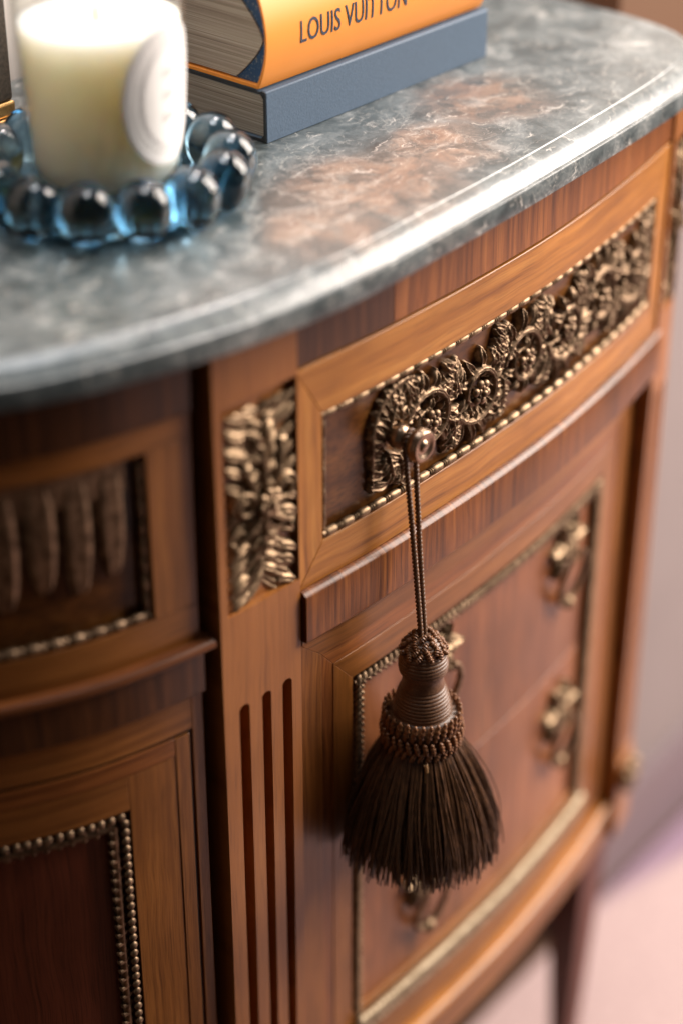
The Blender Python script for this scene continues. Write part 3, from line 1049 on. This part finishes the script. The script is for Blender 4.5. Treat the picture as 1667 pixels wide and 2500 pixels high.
# ---- stiles with a sunk mount and three flutes
def stile(X0, X1, name):
    w = X1 - X0
    zc0, zc1 = -.041, -.1735      # sunk field for the mount
    ztop, zbot = -.0005, -.5900
    fl = [(.185, .305), (.470, .590), (.745, .865)]       # flutes as fractions of the width
    ftop = -.2425
    margin = .006
    nx = 100
    xs = [X0 + w * i / nx for i in range(nx + 1)]
    zs = sorted(set([ztop, zc0, zc0 - .0004, zc1, zc1 + .0004] + [ftop + .0055 - .0003 * i for i in range(24)] + list(np.linspace(ztop, zbot, 60)) + [-.575 - .0006 * i for i in range(12)]), reverse=True)
    def depth(x, z):
        t = (x - X0) / w
        d = 0.0
        if zc1 < z < zc0 and X0 + margin < x < X1 - .0012: d = .0046
        for a, c in fl:
            cx = X0 + w * (a + c) / 2; hw = w * (c - a) / 2
            if abs(x - cx) < hw * 1.0:
                q = math.sqrt(max(0, 1 - ((x - cx) / hw) ** 2))
                top = ftop + hw * q
                bot = -.578 - hw * q
                if bot < z < top:
                    d = max(d, .0105 * min(1, q * 1.35) * min(1, (top - z) / .0012) * min(1, (z - bot) / .0012))
        return d
    b = MB(); vs = []; uv = []
    for z in zs:
        for x in xs:
            vs.append(S(x, .0018 - depth(x, z), z)); uv.append((z, x))
    m = len(xs); fs = []
    for i in range(len(zs) - 1):
        for j in range(m - 1):
            fs.append([i * m + j, i * m + j + 1, (i + 1) * m + j + 1, (i + 1) * m + j])
    # sides and back
    base = len(vs)
    for z in (zs[0], zs[-1]):
        for x in (xs[0], xs[-1]):
            vs.append(S(x, -.032, z)); uv.append((z, x))
    fs.append([i * m for i in range(len(zs))] + [base + 2, base])
    fs.append([i * m + m - 1 for i in range(len(zs))][::-1] + [base + 1, base + 3])
    fs.append([base, base + 1] + [j for j in range(m)][::-1])
    fs.append([base + 3, base + 2] + [(len(zs) - 1) * m + j for j in range(m)])
    fs.append([base + 1, base, base + 2, base + 3])
    b.add(vs, fs, uv)
    o = b.build(name, M['stile'], commode, angle=32)
    # acanthus mount in the sunk field
    xa, xb = X0 + margin + .003, X1 - .0008
    cx = (xa + xb) / 2; cz = (zc0 + zc1) / 2 - .001
    sx = (xb - xa) / .0505
    rg = random.Random(17)
    F = Relief(-.0252, .0252, -.0655, .0600, .00056)
    def fill(t): return .0225 * (.80 + .20 * math.sin(PI * t))
    for s3 in (1, -1):
        up = [(rg.uniform(-.0006, .0006), s3 * (.001 + .058 * q / 12)) for q in range(13)]
        # broad lobes out to the edges, then a narrower leaf over them
        F.leaf(up, fill, fill, 6, .0049, .0066, .42 if s3 > 0 else .62, .12, rg, 'round', 0, None, -.2)
        F.leaf(up[:11], lambda t: .0155 * (1 - .35 * t), lambda t: .0155 * (1 - .35 * t), 6, .0037, .0092, .95, .14, rg, 'round', 0, None, .3)
        F.leaf(up[:9], lambda t: .0078, lambda t: .0078, 5, .0024, .0112, 1.3, .12, rg, 'round', .0022, .0118)
        for s2 in (-1, 1):
            F.leaf(arc_path(s2 * .003, s3 * .002, s3 * (PI / 2 - s2 * s3 * .62), .036, s2 * s3 * .5), lambda t: .0062 * (1 - .5 * t), lambda t: .0062 * (1 - .5 * t), 4, .0026, .0108, .8, .15, rg, 'round', .0024, .0118)
    for s2 in (-1, 1):
        for q in range(11):
            z0 = -.058 + q * .0112 + rg.uniform(-.0015, .0015)
            up_ = 1 if z0 > 0 else -1
            F.lobe([(s2 * (.0125 + .0118 * u), z0 + up_ * (.0010 + .0060 * u * u)) for u in (0, .2, .4, .6, .8, 1.0)], rg.uniform(.0042, .0050), rg.uniform(.0068, .0092), 'round', .35, .22, .7, .9)
        vol = [(s2 * .0150 + s2 * (.0068 * (1 - q / 30) + .0014) * math.cos(q * .36), .002 + (.0072 * (1 - q / 30) + .0014) * math.sin(q * .36)) for q in range(27)]
        F.lobe(vol, .0023, .0125, 'round', .3, .25, .8, .9)
    mo = F.build(lambda a, c, h: S(cx + a * sx, -.0058 + h, cz + c), 'acanthus_mount', M['brass'], o)
    b = MB()
    rosette(b, relief(cx, cz, .0012), .0088 * min(1, sx), 7, .0085)
    b.build('rosette', M['brass'], o, angle=60)
    # block with a patera at the foot of the stile
    b = MB(); b.box(X0, X1, -.667, -.590, -.032, .0040, 8, 'z'); bl = b.build('foot_block', M['stile'], o, bevel=.001)
    b = MB()
    rosette(b, relief((X0 + X1) / 2, -.608, .004), .021 * min(1, sx + .25), 9, .008)
    b.build('patera', M['brass'], o, angle=60)
    return o


stile(XL0, XL1, 'stile'); stile(XR0, XR1, 'stile')


# ---- legs
def leg(X, Y):
    b = MB(); vs = []; hs = [(-.667, .0180), (-.675, .0195), (-.690, .0195), (-.694, .0172), (-.75, .0158), (-.95, .0085), (-ZB + .0005, .0080)]
    for z, r in hs:
        for sx, sy in ((-1, -1), (1, -1), (1, 1), (-1, 1)):
            vs.append((X + sx * r, Y + sy * r, ZB + z))
    uv = [(v[2], v[0] + v[1]) for v in vs]
    fs = []
    for i in range(len(hs) - 1):
        for j in range(4):
            k = (j + 1) % 4
            fs.append([i * 4 + j, i * 4 + k, (i + 1) * 4 + k, (i + 1) * 4 + j])
    fs.append([0, 1, 2, 3]); fs.append([len(vs) - 4 + i for i in (3, 2, 1, 0)])
    b.add(vs, fs, uv)
    b.build('leg', M['leg'], commode, angle=20, bevel=.0012)


for x, y in ((-.184, .036), (.276, .055), (-.39, .30), (.282, .30)):
    leg(x, y)

# ---- left bowed side: frieze with lambrequin mount, door below
DX0, DX1 = -.405, XL0 - .0085
DO = -.0070
b = MB(); b.box(DX1, XL0 + .001, -.66, -.0005, -.034, -.022, 4, 'z'); b.build('shadow_gap', M['ebonyshade'], commode)  # groove floor coloured near-black to stand for the shade beside the stile
b = MB(); b.box(DX0, DX1, -.0385, -.0005, -.034, DO + .002, 40, 'z'); b.build('crossband_rail', M['crossdark'], commode, bevel=.0006)
FT, FB = -.055, -.1600
FR = DX1 - .0285
# frieze frame
b = MB(); b.box(DX0, DX1, FT, -.0395, -.034, DO, 40); b.build('side_frieze_rail', M['frame'], commode, bevel=.0005)
b = MB(); b.box(DX0, DX1, -.184, FB, -.034, DO, 40); b.build('side_frieze_rail', M['frame'], commode, bevel=.0005)
b = MB(); b.box(FR, DX1, FB, FT, -.034, DO, 8, 'z'); b.build('side_frieze_stile', M['frame'], commode, bevel=.0005)
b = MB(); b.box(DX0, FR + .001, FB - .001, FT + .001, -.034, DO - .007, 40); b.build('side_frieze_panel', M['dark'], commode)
bead_reel(line_x(DX0, FR - .003, DO - .0030, FB + .0030), .0030, .0120, 'bead_moulding', M['bronze'], commode)
bead_reel(line_z(FR - .0030, DO - .0035, FT - .004, FB + .005), .0022, .0120, 'bead_moulding', M['bronze'], commode)
# hanging leaf tongues
b = MB()
b.box(DX0, FR - .011, FT - .020, FT - .001, DO - .0075, DO - .0035, 30)
lam = b.build('lambrequin_mount', M['bronze'], commode, bevel=.0004)
for i in range(7):
    x = -.2715 - i * .0190
    Lh = .070 if i % 2 else .064
    b = MB(); blade(b, relief(x, FT - .006, DO - .0072), [(0, -Lh * q / 14) for q in range(15)], .0098, .0052, .35, .0006, .42)
    b.build('hanging_leaf', M['bronze'], lam, angle=60)
b = MB(); b.box(FR - .0125, FR - .0075, -.100, FT, DO - .0075, DO - .0055, 3, 'z'); b.build('dark_bar', M['ebonyshade'], lam)

# moulding and rail
b = MB(); b.sweep([(-.034, -.1905), (-.0010, -.1905), (.0008, -.1893), (.0014, -.1874), (.0008, -.1855), (-.0012, -.1840), (-.034, -.1840)], DX0, XL0 - .003, 50); b.build('rail_moulding', M['crossmid'], commode, angle=60)
b = MB(); b.box(DX0, DX1, -.2190, -.1905, -.034, DO + .004, 40, 'z'); b.build('crossband_rail', M['crossdark'], commode, bevel=.0006)
# door
def vband(X0, X1, z0, z1, off, mat, name, grain='z'):
    b = MB(); b.box(X0, X1, z0, z1, -.034, off, 6, grain); b.build(name, mat, commode, bevel=.0004)
DZ1, DZ0 = -.2200, -.655
vband(DX1 - .0080, DX1, DZ0, DZ1, DO, M['frame'], 'door_edge')
vband(DX1 - .0105, DX1 - .0080, DZ0, DZ1 - .018, DO - .0015, M['ebonyshade'], 'inlay_line')
b = MB(); b.box(DX0, DX1 - .0080, DZ1 - .0240, DZ1, -.034, DO, 40); b.build('door_rail', M['frame'], commode, bevel=.0004)
b = MB(); b.box(DX0, DX1 - .0105, DZ1 - .0265, DZ1 - .0240, -.034, DO - .0015, 40); b.build('inlay_line', M['ebonyshade'], commode)
vband(DX1 - .0200, DX1 - .0105, DZ0, DZ1 - .0265, DO, M['frame'], 'banding')
vband(DX1 - .0510, DX1 - .0200, DZ0, DZ1 - .0390, DO - .0006, M['frame'], 'banding')
b = MB(); b.box(DX0, DX1 - .0200, DZ1 - .0390, DZ1 - .0265, -.034, DO - .0003, 40); b.build('banding', M['cross'], commode, bevel=.0004)
b = MB(); b.box(DX0, DX1 - .0510, DZ1 - .0640, DZ1 - .0390, -.034, DO - .0006, 40); b.build('door_rail', M['frame'], commode, bevel=.0004)
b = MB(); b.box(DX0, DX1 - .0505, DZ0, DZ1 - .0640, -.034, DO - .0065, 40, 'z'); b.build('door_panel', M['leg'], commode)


def ball_frame(path, r, name):
    f, L = path
    b = MB(); k = int(L / (r * 2.15)); p = L / k
    for i in range(k):
        c = f((i + .5) * p)
        b.ball(c, (r, r * .8, r), None, 10, 7)
    return b, f, L


for nm, path, path2 in (('h', line_x(DX0, DX1 - .0535, DO - .0015, DZ1 - .0675), line_x(DX0, DX1 - .0600, DO - .0040, DZ1 - .0740)),
                        ('v', line_z(DX1 - .0545, DO - .0015, DZ1 - .0700, DZ0), line_z(DX1 - .0605, DO - .0040, DZ1 - .0740, DZ0))):
    b, f, L = ball_frame(path, .0029, '')
    f2, L2 = path2
    k = int(L2 / .0072)
    for i in range(k):
        c = f2((i + .5) * L2 / k); a0 = f2(max(0, (i + .5) * L2 / k - .002)); a1 = f2(min(L2, (i + .5) * L2 / k + .002)); ax = (a1 - a0).normalized()
        sd = Vector((0, 0, 1)) if abs(ax.z) < .8 else Vector((1, 0, 0))
        lathe_on(b, c, sd, ax, [(0, -.0042), (.0018, -.004), (.0026, 0), (.0018, .004), (0, .0042)], 8)
    b.tube([f2(L2 * i / 40) for i in range(41)], .0026, 8)
    b.build('ball_moulding', M['bronze'], commode, angle=60)

# ------------------------------------------------------------------ tassel hanging from the knob
TAX, TOF = -.0688, .0245
tc0 = S(TAX, TOF, 0)
tassel = thing('key_tassel', 'dark brown silk tassel with wound head and knotted ruff hanging from drawer knob', 'tassel', (tc0.x, tc0.y, ZB - .425))
def T3(r, a, z): return Vector((tc0.x + r * math.cos(a), tc0.y + r * math.sin(a), ZB + z))


def twist(b, pts, r, pitch, n=3, seg=6):
    """a laid cord: n strands wound round the path"""
    pts = [Vector(p) for p in pts]
    ts = [0]
    for p, q in zip(pts, pts[1:]): ts.append(ts[-1] + (q - p).length)
    L = ts[-1]; N = max(12, int(L / pitch * 10))
    def at(t):
        i = min(max(int(np.searchsorted(ts, t)) - 1, 0), len(pts) - 2)
        return pts[i].lerp(pts[i + 1], (t - ts[i]) / max(1e-9, ts[i + 1] - ts[i]))
    for s in range(n):
        path = []
        for i in range(N + 1):
            t = L * i / N; c = at(t); d = (at(min(L, t + .001)) - at(max(0, t - .001))).normalized()
            e = d.cross(Vector((.3, .9, .1))).normalized(); g = d.cross(e)
            a = 2 * PI * (t / pitch + s / n)
            path.append(c + (e * math.cos(a) + g * math.sin(a)) * r * .5)
        b.tube(path, r * .60, seg)


# cord: loop round the waist, two falls to the head
wc = S(KXx, .0107, KZ)
sdv = kax.cross(Vector((0, 0, 1))).normalized()
def waist(a, o=0): return wc + (sdv * math.cos(a) + Vector((0, 0, 1)) * math.sin(a)) * .0058 + kax * o
for side in (-1, 1):
    pts = [waist(PI / 2 - side * PI / 2 * q / 6, side * .0008) for q in range(7)]
    st = pts[-1]; end = T3(0, 0, -.247) + sdv * side * .0019 + kax * (-.001)
    for i in range(1, 25):
        t = i / 24
        sag = math.sin(PI * t) * .0012
        pts.append(st.lerp(end, t) + sdv * side * (-sag * .5))
    b = MB(); twist(b, pts, .0018, .0056, 2, 6)
    b.build('cord', M['silk'], tassel, angle=80)

# wound head
hp = [(.0060, -.246), (.0095, -.2485), (.0128, -.2545), (.0148, -.2605), (.0158, -.2650), (.0157, -.2690), (.0147, -.2722), (.0134, -.2745), (.0130, -.2775), (.0134, -.2805), (.0148, -.2845), (.0163, -.2885), (.0177, -.2940), (.0187, -.3000), (.0190, -.3060), (.0182, -.3115), (.0165, -.3160)]
hs = resample([(p[1], p[0]) for p in hp], 330)
hp2 = []
for i, (z, r) in enumerate(hs):
    fine = -.282 < z < -.271
    ph = z / (.00120 if fine else .00230)
    w = .00020 if fine else .00085
    hp2.append((r + w * (abs(math.sin(PI * ph)) ** .6) - w, z))
b = MB()
b.lathe([(0.0005, -.246)] + hp2 + [(0.0005, -.316)], Matrix.Translation((tc0.x, tc0.y, ZB)), 56)
b.build('wound_head', M['silk'], tassel, angle=80)


def knot(b, c, d, out, L, r):
    """short twisted knot of cord, along d"""
    d = d.normalized(); e = out - d * out.dot(d); e.normalize(); g = d.cross(e)
    vs = []; nu, nv = 14, 10
    for i in range(nu + 1):
        u = i / nu
        env = math.sin(PI * (.06 + .88 * u)) ** .5
        for j in range(nv):
            a = 2 * PI * j / nv
            rr = r * env * (1 + .30 * math.sin(2 * PI * u * 3.6 + a))
            vs.append(c + d * L * (u - .5) + e * rr * math.cos(a) + g * rr * math.sin(a))
    fs = []
    for i in range(nu):
        for j in range(nv):
            k = (j + 1) % nv
            fs.append([i * nv + j, i * nv + k, (i + 1) * nv + k, (i + 1) * nv + j])
    fs.append(list(range(nv))[::-1]); fs.append(list(range(nu * nv, nu * nv + nv)))
    b.add(vs, fs)


rk = random.Random(5)
b = MB()
for row, (z, r, cnt) in enumerate(((-.2452, .0060, 7), (-.2486, .0092, 9), (-.2520, .0117, 11), (-.2550, .0136, 13))):
    for i in range(cnt):
        a = 2 * PI * (i + .5 * (row % 2)) / cnt + rk.uniform(-.06, .06)
        c = T3(r, a, z + rk.uniform(-.0004, .0004)); out = Vector((math.cos(a), math.sin(a), .7)).normalized()
        tg = Vector((-math.sin(a), math.cos(a), 0)); dn = tg.cross(out)
        d = dn + tg * (.55 if (i + row) % 2 else -.55)
        knot(b, c, d, out, .0060, .00175)
b.build('knotted_cap', M['knotsilk'], tassel, angle=80)
b = MB()
cnt = 30
for i in range(cnt):
    a = 2 * PI * i / cnt
    for row, (z, r, L, lean) in enumerate(((-.3055, .0240, .0120, .16), (-.3160, .0254, .0085, -.22), (-.3228, .0248, .0070, .45))):
        aa = a + (PI / cnt if row == 1 else 0) + rk.uniform(-.02, .02)
        out = Vector((math.cos(aa), math.sin(aa), .15 - .25 * row)).normalized(); tg = Vector((-math.sin(aa), math.cos(aa), 0))
        d = Vector((0, 0, 1)) + tg * lean
        knot(b, T3(r, aa, z + rk.uniform(-.0005, .0005)), d, out, L * 1.12, .00175 - .0001 * row)
b.build('knotted_ruff', M['knotsilk'], tassel, angle=80)
b = MB(); b.lathe([(.0165, -.302), (.0215, -.303), (.0232, -.312), (.0230, -.326), (.0150, -.328)], Matrix.Translation((tc0.x, tc0.y, ZB)), 40)
b.build('ruff_lining', M['fringe'], tassel, angle=80)

# skirt of cut strands
rs = random.Random(11)
def clampY(p):
    lim = S(min(max(p.x, -.4), .34), -.0055 if p.z < ZB - .2235 else .007, 0).y
    if p.y > lim: p.y = lim - rs.uniform(0, .0012)
    return p
groups = [MB(), MB()]
NS = 2700
for i in range(NS):
    a = 2 * PI * (i + rs.uniform(-.4, .4)) / NS * 7.0
    layer = (i * 7 // NS)
    a += .05 * math.sin(a * 23 + layer) + .03 * math.sin(a * 51 + 2 * layer)
    r0 = .0232 - .0021 * layer
    r1 = (.0525 - .0052 * layer) * rs.uniform(.92, 1.035)
    if layer == 0 and rs.random() < .06: r1 *= 1.07
    zl = -.4085 + rs.uniform(-.0026, .0026) + (.005 if rs.random() < .06 else 0)
    wob = rs.uniform(-.08, .08); kink = rs.uniform(-.0012, .0012); ph = rs.uniform(0, 6)
    pts = []; rad = []
    for q in range(11):
        t = q / 10
        r = r0 + (r1 - r0) * (1 - (1 - t) ** 1.75) * (.98 + .02 * t)
        aa = a + wob * t + .03 * math.sin(ph + t * 5)
        z = -.3235 + (zl + .3235) * t
        p = T3(r, aa, z + .0035 * (1 - t) * 0)
        p += Vector((math.cos(ph), math.sin(ph), 0)) * kink * math.sin(t * 4)
        pts.append(clampY(p)); rad.append((.00040 + .00020 * rs.random()) * (1 if q < 10 else .8))
    groups[0].tube(pts, rad, 5)
sk = groups[0].build('fringe_skirt', M['fringe'], tassel, angle=80)
sk['kind'] = 'stuff'
# solid dark heart under the strands
b = MB(); vs = []
b2 = [( .004, -.322), (.020, -.326), (.026, -.345), (.029, -.365), (.031, -.382)]
b.lathe(b2, Matrix.Translation((tc0.x, tc0.y, ZB)), 24)
for i, p in enumerate(b.v): b.v[i] = clampY(p.copy())
b.build('inner_skirt', M['fringe'], tassel, angle=80)
# a loose end of gold-brown thread below the ruff
fa = math.atan2(cam.location.y - tc0.y, cam.location.x - tc0.x) + .12
b = MB(); twist(b, [T3(.0262, fa, -.3265), T3(.0272, fa + .03, -.332), T3(.0290, fa + .02, -.339)], .0014, .004, 2, 6)
b.build('loose_thread', M['thread'], tassel, angle=80)

# ------------------------------------------------------------------ things on the marble
TOP = ZB + .0232
# candle ---------------------------------------------------------
CX, CY = -.1464, .1482
CZ = TOP + .0085
candle = thing('scented_candle', 'cream wax candle in clear glass tumbler with white oval label', 'candle', (CX, CY, CZ))
def rad_at(h): return .0420 + .0058 * (h / .112)
Hc = .118
outer = [(.0005, .0), (.030, .0), (.0385, .0008), (.0410, .0028), (rad_at(.006), .006)] + [(rad_at(h), h) for h in np.linspace(.012, Hc - .002, 14)] + [(rad_at(Hc) - .0003, Hc - .0004), (rad_at(Hc) - .0012, Hc), (rad_at(Hc) - .0021, Hc - .0006)]
inner = [(rad_at(h) - .0024, h) for h in np.linspace(Hc - .004, .012, 12)] + [(.037, .0085), (.030, .0075), (.0005, .0075)]
b = MB(); b.lathe(outer + inner, Matrix.Translation((CX, CY, CZ)), 64)
b.build('glass_tumbler', M['glass'], candle, angle=60)
wx = [(.0005, .0079), (.029, .0079), (.0364, .0090), (rad_at(.014) - .00275, .014)] + [(rad_at(h) - .00275, h) for h in np.linspace(.02, .094, 8)] + [(rad_at(.096) - .0034, .0957), (rad_at(.096) - .006, .0953), (.02, .0945), (.006, .0940), (.0005, .0942)]
b = MB(); b.lathe(wx, Matrix.Translation((CX, CY, CZ)), 64)
b.build('wax', M['wax'], candle, angle=60)
b = MB(); b.tube([(CX - .002, CY, CZ + .0938), (CX - .002, CY, CZ + .098), (CX - .0028, CY - .0006, CZ + .102)], .0009, 8)
b.build('wick', M['wick'], candle)
# label: oval laid on the glass
cdir = math.atan2(cam.location.y - CY, cam.location.x - CX)
LA = cdir + .86
def on_glass(s, h, o):
    r = rad_at(h) + o
    a = LA + s / r
    return Vector((CX + r * math.cos(a), CY + r * math.sin(a), CZ + h))
LHc = .0615
def oval(b, rx, ry, o0, o1, n=64, rings=10):
    vs = []; fs = []
    for k in range(rings + 1):
        q = k / rings
        for j in range(n):
            a = 2 * PI * j / n
            vs.append(on_glass(rx * q * math.cos(a), LHc + ry * q * math.sin(a), o1))
    for k in range(rings):
        for j in range(n):
            l = (j + 1) % n
            fs.append([k * n + j, k * n + l, (k + 1) * n + l, (k + 1) * n + j])
    base = len(vs)
    for j in range(n):
        a = 2 * PI * j / n
        vs.append(on_glass(rx * math.cos(a), LHc + ry * math.sin(a), o0))
    for j in range(n):
        l = (j + 1) % n
        fs.append([rings * n + j, rings * n + l, base + l, base + j])
    b.add(vs, fs)
b = MB(); oval(b, .0300, .0400, .00012, .00045)
lab = b.build('label', M['label'], candle, angle=60)
lab['label'] = 'white oval paper label with grey oval rings'
b = MB()
for rx, ry, w in ((.0278, .0376, .00035), (.0185, .0285, .0003), (.0172, .0271, .0002)):
    b.tube([on_glass(rx * math.cos(2 * PI * j / 72), LHc + ry * math.sin(2 * PI * j / 72), .0005) for j in range(73)], w, 5)
for j in range(46):
    a = 2 * PI * j / 46
    for q in (.82, .90):
        b.tube([on_glass(.0272 * q * math.cos(a), LHc + .0370 * q * math.sin(a), .0005), on_glass(.0272 * (q + .035) * math.cos(a + .03), LHc + .0370 * (q + .035) * math.sin(a + .03), .0005)], .00028, 4)
for q in (-1, 0, 1):
    for k in range(3):
        x0 = (k - 1) * .0030; h = LHc + q * .0125
        b.tube([on_glass(x0 - .0006, h - .0026, .0005), on_glass(x0 + .0004 * k, h, .0005), on_glass(x0 + .0008, h + .0026, .0005)], .00035, 4)
b.build('label_rings', M['print'], lab, angle=60)

# glass dish with a ring of bubbles -------------------------------
dish = thing('glass_dish', 'teal glass dish edged with a ring of glass bubbles under the candle', 'dish', (CX, CY, TOP))
b = MB()
b.lathe([(.0005, .0006), (.058, .0006), (.066, .002), (.068, .006), (.064, .0085), (.055, .0080), (.0005, .0080)], Matrix.Translation((CX, CY, TOP)), 48)
b.build('dish_base', M['tealglass'], dish, angle=60)
RB_, NB = .0685, 14
bub = MB()
pr = []
for i in range(25):
    t = PI * i / 24
    pr.append((max(.0004, .0156 * math.sin(t) ** .85), .0190 + (.0165 if t < PI / 2 else .0188) * math.cos(t)))
for i in range(NB):
    a = 2 * PI * (i + .35) / NB
    b = MB(); b.lathe(pr, Matrix.Translation((CX + RB_ * math.cos(a), CY + RB_ * math.sin(a), TOP + .0004)), 28)
    b.build('glass_bubble', M['tealglass'], dish, angle=80)

# books ----------------------------------------------------------
def book_frame(x, y, rot):
    ex = Vector((math.cos(rot), math.sin(rot), 0)); ey = Vector((-math.sin(rot), math.cos(rot), 0))
    return lambda u, v, w: Vector((x, y, TOP)) + ex * u + ey * v + Vector((0, 0, w))


BR = -.042
def prism(b, fr, poly, u0, u1, n=1):
    """poly of (v, w) swept along u"""
    vs = [fr(u0 + (u1 - u0) * i / n, v, w) for i in range(n + 1) for v, w in poly]
    m = len(poly); fs = []
    for i in range(n):
        for j in range(m):
            k = (j + 1) % m
            fs.append([i * m + j, i * m + k, (i + 1) * m + k, (i + 1) * m + j])
    fs.append(list(range(m))[::-1]); fs.append(list(range(n * m, n * m + m)))
    b.add(vs, fs)


f1 = book_frame(-.0276, .1327, BR)
L1, W1, H1 = .2155, .150, .0325
bk = thing('art_book', 'thick book in slate blue cloth lying on the marble, under the orange book', 'book', f1(L1 / 2, W1 / 2, 0))
b = MB(); tb = .0026
prism(b, f1, [(.0, .0), (W1, .0), (W1, tb), (.0048, tb), (.0026, .0052), (.0026, H1 - .0052), (.0048, H1 - tb), (.0062, H1 - tb - .0004), (W1, H1 - tb), (W1, H1), (.0085, H1), (.0072, H1 - .0009), (.0056, H1 - .0010), (.0042, H1), (.0010, H1), (.0, H1 - .001)], 0, L1)
cov = b.build('cover', M['slate'], bk, angle=30, bevel=.0005)
for u0, u1 in ((-.0004, .0),):
    b = MB(); e = .0004
    prism(b, f1, [(.0004, .0004), (W1, .0004), (W1, tb - .0003), (.0046, tb - .0003), (.0023, .0050), (.0023, H1 - .0050), (.0046, H1 - tb + .0003), (W1, H1 - tb + .0003), (W1, H1 - .0004), (.0086, H1 - .0004), (.0071, H1 - .0013), (.0057, H1 - .0014), (.0042, H1 - .0004), (.0012, H1 - .0004), (.0004, H1 - .0012)], u0, u1)
    b.build('cover_edge', M['coveredge'], bk, smooth=False)
b = MB(); prism(b, f1, [(.0032, tb + .0004), (W1 - .004, tb + .0004), (W1 - .004, H1 - tb - .0008), (.0064, H1 - tb - .0008), (.0032, H1 - tb - .003)], .0022, L1 - .003)
b.build('page_block', M['pages'], bk, smooth=False)

f2 = lambda u, v, w: f1(u - .0005, v, w + H1 + .0004)
L2, W2, H2 = .2150, .152, .0600
bo = thing('fashion_book', 'thick orange jacketed book with dark spine lettering stacked on the blue book', 'book', f2(L2 / 2, W2 / 2, 0))
bulge = .0075
tb2 = .0024
arc_o = []; arc_i = []
for i in range(17):
    t = i / 16; w = H2 * t; s = math.sin(PI * t) ** .8
    arc_o.append((.0060 - bulge * s, w)); arc_i.append((.0060 - bulge * s + .0014, tb2 + (H2 - 2 * tb2) * t))
b = MB(); prism(b, f2, [(W2, .0)] + arc_o + [(W2, H2), (W2, H2 - tb2)] + arc_i[::-1] + [(W2, tb2)], 0, L2)
# reorder so the outline runs once round
b.build('jacket', M['orange'], bo, angle=40, bevel=.0003)
pgv = []
for i in range(17):
    t = i / 16
    v = .0030 + .0225 * abs(2 * t - 1) ** 1.4
    pgv.append((v, tb2 + .0012 + (H2 - 2 * tb2 - .0024) * t))
b = MB(); prism(b, f2, [(W2 - .004, tb2 + .0012)] + pgv + [(W2 - .004, H2 - tb2 - .0012)], .0016, L2 - .002)
b.build('page_block', M['pages'], bo, smooth=False)
b = MB()
lin = [(arc_i[i][0] + .0003, arc_i[i][1] + (.0002 if i < 8 else -.0002)) for i in range(17)]
pg2 = [(p[0] - .0004, p[1]) for p in pgv]
prism(b, f2, [(.032, tb2 + .0003)] + lin + [(.032, H2 - tb2 - .0003), (.030, H2 - tb2 - .0010)] + pg2[::-1] + [(.030, tb2 + .0010)], .0026, L2 - .003)
b.build('endpaper', M['navy'], bo, smooth=False)

# lettering on the spine
txt = bpy.data.curves.new('spine_text', 'FONT')
txt.body = 'LOUIS VUITTON'
txt.size = .0235; txt.extrude = .00006; txt.space_character = 1.02; txt.resolution_u = 3
tob = bpy.data.objects.new('spine_text', txt); scene.collection.objects.link(tob)
bpy.context.view_layer.update()
dg = bpy.context.evaluated_depsgraph_get()
tme = bpy.data.meshes.new_from_object(tob.evaluated_get(dg))
bpy.data.objects.remove(tob)
bm = bmesh.new(); bm.from_mesh(tme)
bmesh.ops.subdivide_edges(bm, edges=[e for e in bm.edges if e.calc_length() > .004], cuts=3)
bmesh.ops.triangulate(bm, faces=bm.faces)
org = parent_origin(bo)
xmax = max(v.co.x for v in bm.verts)
for v in bm.verts:
    u = .0290 + v.co.x / xmax * .100; w = .0225 + v.co.y * .84
    t = w / H2
    p = f2(u, .0060 - bulge * math.sin(PI * t) ** .8 - .00025 - v.co.z, w)
    v.co = p - org
bm.to_mesh(tme); bm.free()
tme.materials.clear(); tme.materials.append(M['ink'])
to = bpy.data.objects.new('spine_lettering', tme); scene.collection.objects.link(to); to.parent = bo
to['label'] = 'dark condensed capitals printed along the orange spine'

# gilt-footed box behind the candle ------------------------------
M['shagreen'] = plain('dark_leather', (.055, .042, .030), .6, .5, 420.0, bump=.6)
M['gilt'] = brass('gilt_edge', (.75, .48, .20), (.48, .27, .10), .38)
bx = thing('gilt_box', 'dark grained leather box with stepped gilt base standing behind the candle', 'box', (-.165, .295, TOP))
def cub(x0, x1, y0, y1, z0, z1, name, mat, bev):
    b = MB(); vs = [(x, y, TOP + z) for x in (x0, x1) for y in (y0, y1) for z in (z0, z1)]
    b.add(vs, [(0, 1, 3, 2), (4, 6, 7, 5), (0, 4, 5, 1), (2, 3, 7, 6), (0, 2, 6, 4), (1, 5, 7, 3)])
    return b.build(name, mat, bx, smooth=False, bevel=bev)
cub(-.225, -.1035, .266, .327, .0003, .0095, 'gilt_plinth', M['gilt'], .0012)
cub(-.223, -.1045, .2675, .325, .0100, .0190, 'gilt_plinth', M['gilt'], .0015)
cub(-.221, -.1045, .2690, .323, .0190, .23, 'box_body', M['shagreen'], .002)
